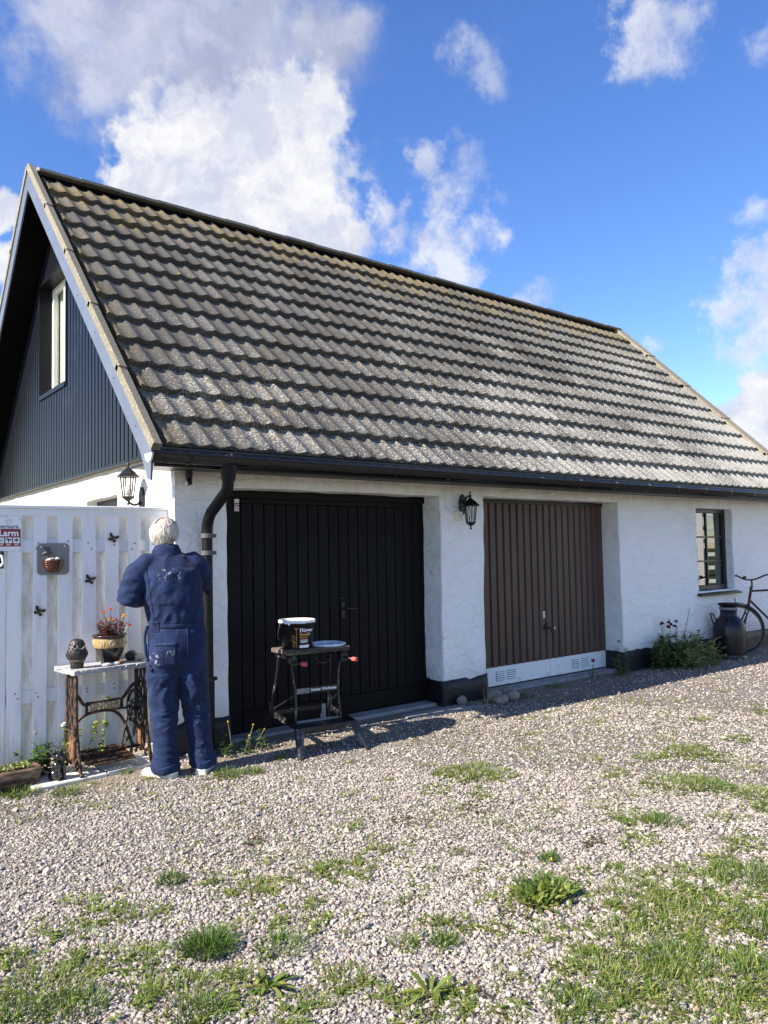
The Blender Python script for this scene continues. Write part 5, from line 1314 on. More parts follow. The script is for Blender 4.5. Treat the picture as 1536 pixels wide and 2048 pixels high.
for c_ in ((-.36, .1, .57), (-.06, .2, .50), (.0, .2, .53), (.12, .2, .56), (.06, .18, .50), (-.02, .22, .55)): bloom(va, c_, .042, (.24, .012, .05), 26)
sm = bushlet('small_leafy_plant', 'upright leafy green plant at the right foot of the brown door', 'plant', (8.05, 5.62, 0), [(spray(9, -.10, .12, -.06, .06, .16, .40, .05), 34, .045, .014, G1, G2, .4)])
bloom(sm, (-.02, 0, .41), .03, (.40, .42, .12), 20)
rf = bushlet('red_flower_plant', 'tiny plant with a single red flower before the white kick panel', 'plant', (7.68, 5.74, 0), [(spray(4, -.05, .05, -.03, .03, .06, .16, .03), 14, .03, .010, G1, G2, .3)])
bloom(rf, (0, 0, .20), .038, (.50, .012, .03), 26)
ms = MB(); ms.tube([(0, 0, 0), (.005, 0, .1), (0, 0, .195)], .003, 5); ms.build('stalk', M['stem'], rf)
hw_ = bushlet('hawkbit_plant', 'dark weeds with small yellow flowers at the foot of the downpipe', 'plant', (2.86, 5.50, 0), [(spray(12, -.2, .22, -.10, .12, .05, .16, .1), 24, .05, .014, G1, G2, .3)])
for c_ in ((-.10, -.02, .26), (.13, .0, .20), (.2, -.05, .16), (.05, -.08, .14)):
    ms = MB(); ms.tube([(c_[0]*.6, c_[1]*.6, 0), (c_[0]*.8, c_[1]*.8, c_[2]*.6), c_], .0022, 5); ms.build('stalk', M['drystem'], hw_); bloom(hw_, c_, .011, (.75, .58, .04), 16)
sh = thing('garden_shrub', 'green shrub showing over the far left end of the fence beyond the gable', 'shrub', (1.75, 13.2, 0))
sts = [[(0, 0, 0), (.4*math.cos(a), .4*math.sin(a), 1.1), (rng.uniform(.3, .8)*math.cos(a), rng.uniform(.3, .8)*math.sin(a), rng.uniform(1.6, 2.55))] for a in np.linspace(0, 6.1, 22)]
stem_obj('branch', sts, .02, M['drystem'], sh); build_leaves('foliage', [stems_and_leaves(sts, 120, .09, .05, G1, G2, .4, .2, .4, .2)], M['leaf'], sh)
tw = thing('dry_weed', 'dry upright weed stalk beside the stones at the pier', 'plant', (5.46, 5.34, 0))
stem_obj('stalk', [[(0, 0, 0), (.01, 0, .12), (.03, .01, .30)], [(0, 0, .0), (-.03, 0, .08), (-.05, .0, .2)]], .004, M['drystem'], tw)
build_leaves('foliage', [stems_and_leaves([[(0, 0, 0), (.01, 0, .12), (.03, .01, .30)]], 14, .03, .008, (.3, .26, .14), None, 0, .3, .3, .3)], M['leaf'], tw)

# ------------------------------------------------------------------ the man in navy coveralls
PLX, PLY, PRZ = 2.25, 5.25, R(-15)
def chain(mb, pts, n=18, cap=True):
    """closed loft through (centre, rx, ry, axis) rings; axis is the ring normal (None = up)"""
    V = []
    for c, rx, ry, ax in pts:
        c = Vector(c); ax = Vector(ax or (0, 0, 1)).normalized()
        ref = Vector((1, 0, 0)) if abs(ax.x) < .8 else Vector((0, 0, 1))
        u = (ref-ax*ref.dot(ax)).normalized(); v = ax.cross(u)
        V += [c+u*rx*math.cos(2*math.pi*k/n)+v*ry*math.sin(2*math.pi*k/n) for k in range(n)]
    m = len(pts)
    mb.add(V, [(i*n+k, i*n+(k+1) % n, i*n+n+(k+1) % n, i*n+n+k) for i in range(m-1) for k in range(n)] + [tuple(range(n-1, -1, -1)), tuple(range((m-1)*n, m*n))], True)
    return mb
def limb(mb, pts, rs, n=16):
    """tapering limb along a path; the ring frame is carried along so that it never twists"""
    ps = [Vector(p) for p in pts]; V = []; u = None
    for i, p in enumerate(ps):
        t = (ps[min(i+1, len(ps)-1)]-ps[max(0, i-1)]).normalized()
        if u is None: u = Vector((1, 0, 0)) if abs(t.x) < .7 else Vector((0, 0, 1))
        u = (u-t*u.dot(t)).normalized(); v = t.cross(u); r = rs[i] if isinstance(rs[i], tuple) else (rs[i], rs[i])
        V += [p+u*r[0]*math.cos(2*math.pi*k/n)+v*r[1]*math.sin(2*math.pi*k/n) for k in range(n)]
    m = len(ps)
    mb.add(V, [(i*n+k, i*n+(k+1) % n, i*n+n+(k+1) % n, i*n+n+k) for i in range(m-1) for k in range(n)] + [tuple(range(n-1, -1, -1)), tuple(range((m-1)*n, m*n))], True)
    mb.ball(ps[0], min(rs[0]) if isinstance(rs[0], tuple) else rs[0], 12, 8)
    return mb
def fuse(mb, name, vox, smooth=4):
    """one continuous skin over the overlapping volumes"""
    o = mb.build(name, None)
    md = o.modifiers.new('r', 'REMESH'); md.mode = 'VOXEL'; md.voxel_size = vox; md.use_smooth_shade = True
    m2 = o.modifiers.new('s', 'SMOOTH'); m2.factor = .5; m2.iterations = smooth
    me = bpy.data.meshes.new_from_object(o.evaluated_get(bpy.context.evaluated_depsgraph_get()))
    bpy.data.objects.remove(o); me.polygons.foreach_set('use_smooth', [True]*len(me.polygons)); return me

# joints of the pose
SHL, ELL, WRL = Vector((-.235, .005, 1.475)), Vector((-.345, -.03, 1.255)), Vector((-.165, .20, 1.235))
SHR, ELR, WRR = Vector((.150, .02, 1.475)), Vector((.205, .085, 1.345)), Vector((.10, .33, 1.40))
HPL, KNL, ANL = Vector((-.105, .0, .84)), Vector((-.092, .01, .47)), Vector((-.075, .0, .09))
HPR, KNR, ANR = Vector((.100, .0, .84)), Vector((.135, .02, .47)), Vector((.180, .02, .09))
HC = Vector((-.072, .055, 1.685)); HYAW = R(-22)
# --- skin: one body from head to feet, most of it under the clothes
sk = MB()
chain(sk, [((0, 0, .80), .15, .11, None), ((0, 0, .95), .165, .12, None), ((-.005, 0, 1.08), .15, .105, None), ((-.03, 0, 1.28), .17, .115, None), ((-.045, 0, 1.42), .18, .11, None), ((-.05, .01, 1.49), .15, .085, None), ((-.06, .02, 1.54), .07, .065, None), ((-.066, .035, 1.60), .056, .06, None), ((-.070, .045, 1.66), .056, .06, None)], 20)
for sh_, el, wr in ((SHL, ELL, WRL), (SHR, ELR, WRR)):
    limb(sk, [sh_+Vector((.05 if sh_.x < 0 else -.05, 0, 0)), sh_, (sh_+el)/2, el, (el+wr)/2, wr], [.05, .055, .047, .040, .038, .028], 12)
    # hand: palm, four bent fingers, thumb
    d = (wr-el).normalized(); side = Vector((0, 0, 1)); lat = d.cross(side).normalized(); up = lat.cross(d)
    s = 1 if sh_.x < 0 else -1
    a = wr-d*.01; chain(sk, [(a, .024, .018, d), (a+d*.03, .036, .018, d), (a+d*.07, .042, .016, d), (a+d*.095, .040, .014, d)], 12)
    for k, (off, ln) in enumerate(((-.030, .068), (-.010, .078), (.010, .073), (.029, .056))):
        ref = Vector((1, 0, 0)) if abs(d.x) < .8 else Vector((0, 0, 1)); u = (ref-d*ref.dot(d)).normalized(); v = d.cross(u)
        p0 = a+d*.085+u*off; p1 = p0+d*ln*.45+v*.006*s; p2 = p1+d*ln*.22+v*.022*s; p3 = p2+v*.022*s-d*.004
        limb(sk, [p0, p1, p2, p3], [.0095, .009, .0085, .007], 8)
        sk.ball(p3, .007, 8, 6)
    b0 = a+d*.03+u*.032; limb(sk, [b0, b0+u*.022+d*.022+v*.008*s, b0+u*.02+d*.052+v*.018*s], [.012, .0105, .0085], 8)
for hp, kn, an in ((HPL, KNL, ANL), (HPR, KNR, ANR)):
    limb(sk, [hp, (hp+kn)/2, kn, (kn+an)/2, an, an-Vector((0, 0, .04))], [.085, .075, .055, .055, .038, .04], 12)
    limb(sk, [an-Vector((0, .03, .05)), an+Vector((0, .06, -.05)), an+Vector((0, .15, -.065))], [.032, .034, .025], 10)
# head with cranium, jaw, nose, ears
cy, sy = math.cos(HYAW), math.sin(HYAW)
def hp_(x, y, z): return HC+Vector((x*cy-y*sy, x*sy+y*cy, z))
def hball(x, y, z, r, sq):
    b = MB(); b.ball((0, 0, 0), r, 22, 16, sq)
    sk.add([hp_(v[0]+x, v[1]+y, v[2]+z) for v in b.v], b.f, True)
hball(0, -.012, .03, .1, (.74, .93, .88)); hball(0, .035, -.045, .07, (.80, .72, 1.0)); hball(0, .078, -.085, .03, (1, .7, .7)); hball(0, .098, -.02, .014, (.8, 1.1, 1.5)); hball(0, .105, -.035, .013, (1.2, 1, .8))
hball(0, .085, .02, .03, (1.7, .4, .4)); hball(0, .085, -.065, .018, (1.4, .6, .35))
for s in (-1, 1): hball(s*.074, -.005, -.012, .03, (.28, .62, 1.0)); hball(s*.045, .068, -.03, .025, (.9, .6, .8))
skin_me = fuse(sk, 'person', .0065, 3)
M['skin'] = mat('fair_skin', rough=.5, spec=.35, fn=lambda n: n.mix(n.noise(n.obj(), 14, 4), (.55, .29, .21), (.68, .42, .33)), bm=lambda n: n.bump(n.noise(n.obj(), 220, 3), .15, .002))
M['skin'].node_tree.nodes['Principled BSDF'].inputs['Subsurface Weight'].default_value = .12
M['skin'].node_tree.nodes['Principled BSDF'].inputs['Subsurface Radius'].default_value = (.02, .008, .004)
man = link_mesh('person', skin_me, M['skin']); man.location = (PLX, PLY, 0.012); man.rotation_euler = (0, 0, PRZ)
tag(man, 'white-haired man in navy coveralls with his back turned, working at the garage corner', 'person')
mb = MB()
for s in (-1, 1):
    b = MB(); b.ball((0, 0, 0), .0115, 12, 8); mb.add([hp_(v[0]+s*.031, v[1]+.082, v[2]+.002) for v in b.v], b.f, True)
mb.build('eye', mat('eye_grey', (.16, .15, .15), .15), man)

# --- coverall
cv = MB()
chain(cv, [((.0, .0, .70), .12, .11, None), ((.0, .0, .78), .195, .155, None), ((.0, -.012, .88), .215, .168, None), ((.0, -.010, .98), .212, .163, None), ((.0, .0, 1.045), .200, .148, None), ((-.006, .0, 1.09), .200, .150, None), ((-.020, -.008, 1.20), .208, .158, None), ((-.036, -.012, 1.32), .216, .158, None), ((-.045, -.010, 1.41), .214, .148, None), ((-.050, .0, 1.475), .195, .122, None), ((-.056, .012, 1.525), .145, .095, None), ((-.062, .025, 1.565), .085, .078, None), ((-.064, .03, 1.59), .070, .070, None)], 28)
limb(cv, [SHL+Vector((.10, .0, -.02)), SHL+Vector((.02, 0, .0)), SHL+Vector((-.035, -.005, -.06)), (SHL+ELL)/2+Vector((-.01, -.005, 0)), ELL, ELL+(WRL-ELL)*.35, ELL+(WRL-ELL)*.8], [.085, .085, .086, .080, .076, .070, .058], 18)
limb(cv, [SHR+Vector((-.10, .0, -.02)), SHR+Vector((-.02, 0, .0)), SHR+Vector((.015, .01, -.035)), (SHR+ELR)/2+Vector((.01, 0, 0)), ELR, ELR+(WRR-ELR)*.35, ELR+(WRR-ELR)*.8], [.085, .085, .084, .080, .074, .068, .058], 18)
limb(cv, [HPL+Vector((0, 0, .05)), HPL, Vector((-.104, -.003, .70)), Vector((-.098, 0, .58)), KNL, Vector((-.088, .0, .30)), Vector((-.082, -.004, .16)), Vector((-.082, -.006, .075)), Vector((-.082, -.006, .040))], [(.115, .145), (.118, .150), (.112, .135), (.102, .120), (.098, .106), (.090, .098), (.086, .094), (.090, .096), (.082, .088)], 20)
limb(cv, [HPR+Vector((0, 0, .05)), HPR, Vector((.108, .0, .70)), Vector((.120, .0, .58)), KNR, Vector((.152, .018, .30)), Vector((.170, .016, .16)), Vector((.182, .014, .075)), Vector((.186, .014, .045))], [(.115, .145), (.118, .150), (.112, .135), (.104, .120), (.098, .106), (.092, .098), (.086, .092), (.088, .092), (.080, .086)], 20)
cme = fuse(cv, 'coverall', .009, 6)
nv = len(cme.vertices); co = np.empty(nv*3, np.float32); cme.vertices.foreach_get('co', co); co = co.reshape(-1, 3)
no = np.empty(nv*3, np.float32); cme.vertex_normals.foreach_get('vector', no); no = no.reshape(-1, 3)
def ridge(p, sx, sy, sz, seed):
    return 1-abs(mnoise.noise(Vector((p[0]*sx+seed, p[1]*sy, p[2]*sz))))*2.2
def near_(p, c, r): return max(0.0, 1-(Vector(p)-Vector(c)).length/r)
dsp = np.zeros(nv)
for i in range(nv):
    p = co[i]; z = p[2]; q = Vector((float(p[0]), float(p[1]), float(p[2])))
    wq = q + mnoise.noise_vector(q*4)*.03
    d = .005*mnoise.noise(wq*4.5)+.002*ridge(wq, 9, 9, 9, 4)
    el = max(near_(q, ELL, .17), near_(q, ELL.lerp(SHL, .45), .14), near_(q, ELR, .16), near_(q, ELR.lerp(SHR, .5), .14))
    if el > 0: d += el*.017*ridge(wq, 6, 6, 19, 3)
    if z < .30: d += (.30-z)/.30*.018*ridge(wq, 5, 5, 24, 9) - .004*(z < .05)
    elif z < .72:
        kn = max(0, 1-abs(z-.48)/.16); d += .010*ridge(wq, 9, 9, 9+6*kn, 5)*(.5+.7*kn)
        d += .010*max(0, 1-abs(z-.66)/.14)*ridge(Vector((wq.x+wq.z*.7*(1 if wq.x > 0 else -1), wq.y, wq.z)), 14, 8, 6, 2)
    if .98 < z < 1.28: d += .014*max(0, 1-abs(z-1.11)/.15)*ridge(wq, 13, 10, 7, 1)
    if z > 1.2: d += .008*ridge(Vector((wq.x*.7+wq.z*.7, wq.y, wq.z*.7-wq.x*.7)), 5, 5, 13, 8)
    if abs(z-1.045) < .02: d -= .004
    dsp[i] = d
co += no*dsp[:, None].astype(np.float32); co[:, 0] = np.where(co[:, 2] > .12, co[:, 0]*.96, co[:, 0])
cme.vertices.foreach_set('co', co.ravel()); cme.update()
def cloth_col(n):
    p = n.obj(); nz = n.noise(p, 26, 6, .68)
    base = n.mix(n.ramp(n.noise(p, 7, 6, .65), .38, .70), (.0045, .0125, .046), (.011, .026, .082))
    def spot(c, r, thr, f=nz):
        m = n.ramp(n.vmath('DISTANCE', p, c, out='Value'), r, r*.35)
        return n.math('MULTIPLY', m, n.ramp(f, thr, thr+.06))
    fine = n.noise(n.vmath('MULTIPLY', p, (60, 60, 28)), 1, 5, .7)
    m = spot((-.085, -.16, 1.385), .09, .56); m = n.math('MAXIMUM', m, spot((-.03, -.16, 1.40), .07, .57, fine))
    m = n.math('MAXIMUM', m, spot((-.185, -.13, .82), .07, .50)); m = n.math('MAXIMUM', m, spot((-.10, -.17, .87), .10, .60, fine))
    m = n.math('MAXIMUM', m, n.math('MULTIPLY', n.ramp(fine, .78, .82), .5))
    m = n.math('MAXIMUM', m, n.math('MULTIPLY', spot((-.12, -.1, .60), .10, .60), .3)); m = n.math('MAXIMUM', m, n.math('MULTIPLY', spot((.15, -.1, .42), .12, .60, fine), .6)); m = n.math('MAXIMUM', m, n.math('MULTIPLY', spot((.18, -.1, .18), .10, .58), .5))
    return n.mix(n.math('MULTIPLY', m, .42), base, (.55, .58, .66))
def cloth_bump(n):
    p = n.obj(); a = n.noise(n.vmath('MULTIPLY', p, (11, 11, 15)), 1, 4, .55, dist=1.0)
    return n.bump(n.noise(p, 420, 2), .12, .001, n.bump(a, .4, .02))
M['cloth'] = mat('navy_work_cloth', rough=.8, spec=.2, fn=cloth_col, bm=cloth_bump)
M['cloth'].node_tree.nodes['Principled BSDF'].inputs['Sheen Weight'].default_value = .08
cov = link_mesh('coverall', cme, M['cloth'], man)
from mathutils.bvhtree import BVHTree
bvh = BVHTree.FromPolygons([tuple(v) for v in co], [tuple(p.vertices) for p in cme.polygons])
def patch(name, poly_uv, nu, nv_, off, thick, m=None):
    """cloth patch laid on the back of the coverall; poly_uv(u,v)->(x,z)"""
    V = []
    for j in range(nv_+1):
        for i in range(nu+1):
            x, z = poly_uv(i/nu, j/nv_); hit = bvh.ray_cast(Vector((x, -1, z)), Vector((0, 1, 0)))
            p = hit[0] if hit[0] else Vector((x, -.1, z)); V.append(p+Vector((0, -off, 0)))
    n = (nu+1)*(nv_+1); V2 = [p+Vector((0, thick+off, 0)) for p in V]
    F = [(j*(nu+1)+i, j*(nu+1)+i+1, (j+1)*(nu+1)+i+1, (j+1)*(nu+1)+i) for j in range(nv_) for i in range(nu)]
    rim = [i for i in range(nu+1)] + [(j+1)*(nu+1)-1 for j in range(1, nv_+1)] + [nv_*(nu+1)+i for i in range(nu-1, -1, -1)] + [j*(nu+1) for j in range(nv_-1, 0, -1)]
    F += [(rim[k], rim[(k+1) % len(rim)], n+rim[(k+1) % len(rim)], n+rim[k]) for k in range(len(rim))]
    mb = MB(); mb.add(V+V2, F, True); return mb.build(name, m or M['cloth'], cov)
patch('back_pocket', lambda u, v: (-.165+.135*u+.006*(1-v)*(1 if u > .5 else -1)*(v < .12), .775+.155*v-(.018*(.5-abs(u-.5)) if v == 0 else 0)), 12, 12, .005, .004)
patch('pocket_hem', lambda u, v: (-.168+.142*u, .915+.022*v), 12, 2, .0075, .004)
patch('waist_seam', lambda u, v: (-.175+.355*u, 1.035+.026*v), 40, 3, .0055, .004)
patch('seat_seam', lambda u, v: (.045+.010*u-.02*v*0, .80+.23*v), 2, 14, .0045, .004)
patch('yoke_seam', lambda u, v: (-.225+.006*u+.05*(1-v), 1.10+.36*v), 2, 20, .0035, .003)
mb = MB(); random.seed(5)
for k in range(6):
    pts = []
    for t in np.linspace(-.195, -.135, 9):
        z = 1.045-.03+.012*k; hit = bvh.ray_cast(Vector((t, -1, z)), Vector((0, 1, 0))); p = hit[0] or Vector((t, -.08, z)); pts.append(p+Vector((0, -.003+.004*math.sin(t*260+k), 0)))
    mb.tube(pts, .006, 6)
mb.build('elastic_waist', M['cloth'], cov, fixn=False)
mb = MB(); sweep(mb, [(-.205, -.03, 1.05), (-.225, -.05, .98), (-.222, -.07, .90), (-.215, -.075, .83), (-.19, -.10, .765)], .011, 8, flat=.5); mb.ball((-.185, -.105, .755), .016, 8, 6, (1.2, .6, 1)); mb.build('hammer_loop', M['cloth'], cov, fixn=False)
# turned-up hems and the collar
for c, rx, ry in (((-.082, -.006, .062), .098, .104), ((.184, .014, .066), .094, .098)):
    mb = MB(); n = 32; V = []
    for k in range(n):
        a = 2*math.pi*k/n; wv = 1+.05*mnoise.noise(Vector((math.cos(a)*2, math.sin(a)*2, c[0]*9)))
        for dz, g in ((-.035, .95), (-.020, 1.03), (.012, 1.06), (.024, 1.02), (.024, .94)): V.append((c[0]+rx*g*wv*math.cos(a), c[1]+ry*g*wv*math.sin(a), c[2]+dz+.006*math.sin(3*a+c[0]*20)))
    mb.add(V, [(5*k+i, 5*((k+1) % n)+i, 5*((k+1) % n)+i+1, 5*k+i+1) for k in range(n) for i in range(4)], True); mb.build('turned_hem', M['cloth'], cov, fixn=False)
mb = MB(); n = 40; V = []
cc = Vector((-.064, .03, 1.575))
for k in range(n+1):
    a = R(-90)+R(150)*(2*k/n-1); back_ = math.cos(a-R(-90))
    for r_, z_ in ((.070, -.004), (.074, .030+.012*back_), (.080, .034+.012*back_), (.094, .008), (.106, -.022-.010*max(0, back_))): V.append((cc.x+r_*1.02*math.cos(a), cc.y+r_*.98*math.sin(a), cc.z+z_))
mb.add(V, [(5*k+i, 5*k+5+i, 5*k+6+i, 5*k+1+i) for k in range(n) for i in range(4)], True); mb.build('collar', M['cloth'], cov, fixn=False)

# --- white hair
hm = MB(); n, m = 32, 20; V = []
for i in range(m+1):
    th = math.pi*i/m
    for k in range(n):
        q = 2*math.pi*k/n; x, y, z = math.sin(th)*math.cos(q), math.sin(th)*math.sin(q), math.cos(th)
        g = 1+.05*mnoise.noise(Vector((x*3, y*3, z*2)))+.03*mnoise.noise(Vector((x*9, y*9, z*3)))
        low = -.098 if y < .1 else -.02+.09*max(0, y)
        px, py, pz = x*.086*g, -.014+y*.103*g, .030+z*.098*g
        if pz < .0 and y < .2: px *= 1-.25*min(1, -pz/.1); py = py*(1-.15*min(1, -pz/.1))
        V.append(hp_(px, py, max(pz, low)))
F = []
for i in range(m):
    for k in range(n):
        ids = (i*n+k, i*n+n+k, i*n+n+(k+1) % n, i*n+(k+1) % n)
        c = sum((Vector(V[j]) for j in ids), Vector())/4-HC; lx, ly = c.x*cy+c.y*sy, -c.x*sy+c.y*cy
        if ly > .045 and c.z < .075: continue                      # the face stays clear
        if abs(lx) > .055 and -.02 < ly and c.z < .0: continue     # ears
        if ((lx+.025)/.046)**2+((ly+.06)/.050)**2+((c.z-.105)/.055)**2 < 1: continue   # thin crown shows pink scalp
        F.append(ids)
hm.add(V, F, True)
M['hair'] = mat('white_hair', rough=.6, spec=.4, fn=lambda n: n.mix(n.noise(n.vmath('MULTIPLY', n.obj(), (160, 160, 18)), 1, 4), (.52, .47, .38), (.78, .76, .70)), bm=lambda n: n.bump(n.noise(n.vmath('MULTIPLY', n.obj(), (240, 240, 22)), 1, 3), .6, .004))
hair = hm.build('hair', M['hair'], man, fixn=False)
P, D = [], []
while len(P) < 5200:
    d = sph(1, -.9, 1)[0]; lx, ly, lz = d[0]*.087, -.014+d[1]*.104, .030+d[2]*.099
    if ly > .045 and lz < .085: continue
    if abs(lx) > .05 and ly > .0 and lz < .01: continue
    if lz < -.075: continue
    if ((lx+.03)/.050)**2+((ly+.055)/.055)**2+((lz-.11)/.058)**2 < 1 and rng.random() < .96: continue
    nrm = Vector(d); dn = Vector((0, -.25, -1)) + Vector((lx*2, 0, 0)) if lz < .09 else Vector((lx*9, -1 if ly < -.02 else .2, .0))
    t = (dn-nrm*dn.dot(nrm)); t = t.normalized() if t.length > 1e-4 else Vector((0, -1, 0))
    t = (t+nrm*rng.uniform(.0, .12)+Vector(rng.normal(0, .09, 3))).normalized()
    P.append(tuple(hp_(lx, ly, lz))); D.append((t.x*cy-t.y*sy, t.x*sy+t.y*cy, t.z))
nP = len(P)
build_leaves('strands', [leaf_mesh(P, D, rng.uniform(.03, .06, nP), .0028, jitcol((.70, .66, .58), nP, .18), .3, prof=[.8, 1, .8, 0])], mat('hair_strands', rough=.55, fn=lambda n: n.attr('col'), transl=.25), hair)

# --- trainers
M['shoe'] = mat('white_trainer', rough=.6, fn=worn((.74, .73, .70), (.45, .42, .36), .2, 30, 120)); M['sole'] = mat('trainer_sole', (.66, .64, .58), .7)
for an, ang in ((ANL, 38), (ANR, -24)):
    shn = node('shoe', man); shn.location = (an.x, an.y-.02, -.012); shn.rotation_euler = (0, 0, R(ang))
    mb = MB(); V = []; n = 14; secs = ((-.075, .030, .070), (-.068, .038, .085), (-.03, .043, .098), (.03, .044, .092), (.08, .047, .070), (.13, .050, .058), (.175, .046, .048), (.205, .034, .040), (.218, .016, .034))
    for y, hw, ht in secs: V += [(hw*math.cos(math.pi*k/(n-1))*(1 if 0 < k < n-1 else 1.02), y, .022+(ht-.022)*max(0.0, math.sin(math.pi*k/(n-1)))**.7) for k in range(n)]
    mb.add(V, [(i*n+k, i*n+k+1, i*n+n+k+1, i*n+n+k) for i in range(len(secs)-1) for k in range(n-1)] + [tuple(range(n)), tuple(range((len(secs)-1)*n, len(secs)*n))], True); mb.build('upper', M['shoe'], shn)
    mb = MB(); V = []
    for z, g in ((0, .98), (.006, 1.06), (.026, 1.06), (.028, .9)):
        V += [(hw*g, y, z) for y, hw, ht in secs] + [(-hw*g, y, z) for y, hw, ht in reversed(secs)]
    k_ = 2*len(secs); mb.add(V, [(r*k_+i, r*k_+(i+1) % k_, (r+1)*k_+(i+1) % k_, (r+1)*k_+i) for r in range(3) for i in range(k_)] + [tuple(range(k_-1, -1, -1)), tuple(range(3*k_, 4*k_))]); mb.build('sole', M['sole'], shn)
    mb = MB()
    for y in (.05, .075, .10, .125): mb.tube([(-.03, y, .075-.10*(y-.05)), (0, y+.01, .088-.22*(y-.05)), (.03, y, .075-.10*(y-.05))], .003, 5)
    mb.build('laces', M['white'], shn)

# ------------------------------------------------------------------ gravel
def stones_mesh(name, pts, rad, colr):
    n = len(pts); g = (1+5**.5)/2
    ico = np.array([(-1, g, 0), (1, g, 0), (-1, -g, 0), (1, -g, 0), (0, -1, g), (0, 1, g), (0, -1, -g), (0, 1, -g), (g, 0, -1), (g, 0, 1), (-g, 0, -1), (-g, 0, 1)], float); ico /= np.linalg.norm(ico[0])
    tri = np.array([(0, 11, 5), (0, 5, 1), (0, 1, 7), (0, 7, 10), (0, 10, 11), (1, 5, 9), (5, 11, 4), (11, 10, 2), (10, 7, 6), (7, 1, 8), (3, 9, 4), (3, 4, 2), (3, 2, 6), (3, 6, 8), (3, 8, 9), (4, 9, 5), (2, 4, 11), (6, 2, 10), (8, 6, 7), (9, 8, 1)])
    tri = tri[ico[tri].mean(1)[:, 2] > -.25]                         # buried undersides left out
    V = np.repeat(ico[None], n, 0)
    V = V*rng.uniform(.72, 1.18, (n, 12, 1))
    V = V*np.stack([rng.uniform(.8, 1.35, n), rng.uniform(.65, 1.05, n), rng.uniform(.5, .85, n)], 1)[:, None]
    a, b = rng.uniform(0, 2*np.pi, n), rng.normal(0, .35, n)
    x, z = V[..., 0]*np.cos(b)[:, None]-V[..., 2]*np.sin(b)[:, None], V[..., 0]*np.sin(b)[:, None]+V[..., 2]*np.cos(b)[:, None]
    y = V[..., 1]; X = x*np.cos(a)[:, None]-y*np.sin(a)[:, None]; Y = x*np.sin(a)[:, None]+y*np.cos(a)[:, None]
    V = np.stack([X, Y, z], 2)*rad[:, None, None]+pts[:, None]
    F = tri[None]+(np.arange(n)*12)[:, None, None]; F = F.reshape(-1, 3)
    me = bpy.data.meshes.new(name); me.vertices.add(n*12); me.vertices.foreach_set('co', V.astype(np.float32).ravel())
    me.loops.add(F.size); me.loops.foreach_set('vertex_index', F.astype(np.int32).ravel())
    me.polygons.add(len(F)); me.polygons.foreach_set('loop_start', (np.arange(len(F))*3).astype(np.int32)); me.polygons.foreach_set('use_smooth', np.zeros(len(F), bool)); me.update(calc_edges=True)
    ca = me.color_attributes.new('col', 'FLOAT_COLOR', 'POINT')
    ca.data.foreach_set('color', np.concatenate([np.repeat(colr, 12, 0), np.ones((n*12, 1))], 1).astype(np.float32).ravel())
    return link_mesh(name, me, M['gravel'])
M['gravel'] = mat('crushed_stone', rough=.85, spec=.25, fn=lambda n: n.mix(1.0, n.attr('col'), n.mix(n.noise(n.pos(), 260, 3, .7), (.72, .72, .72), (1.2, 1.19, 1.17)), 'MULTIPLY'))
def vnoise(x, y, s, seed):
    """cheap smooth value noise on arrays"""
    r = np.random.default_rng(seed).random((64, 64)); u, v = x*s+100, y*s+100; i, j = np.floor(u).astype(int), np.floor(v).astype(int); f, g = u-i, v-j
    f, g = f*f*(3-2*f), g*g*(3-2*g); q = lambda a, b: r[a % 64, b % 64]
    return (q(i, j)*(1-f)+q(i+1, j)*f)*(1-g)+(q(i, j+1)*(1-f)+q(i+1, j+1)*f)*g
def gzv(x, y): return np.array([gz(a, b) for a, b in zip(x, y)])
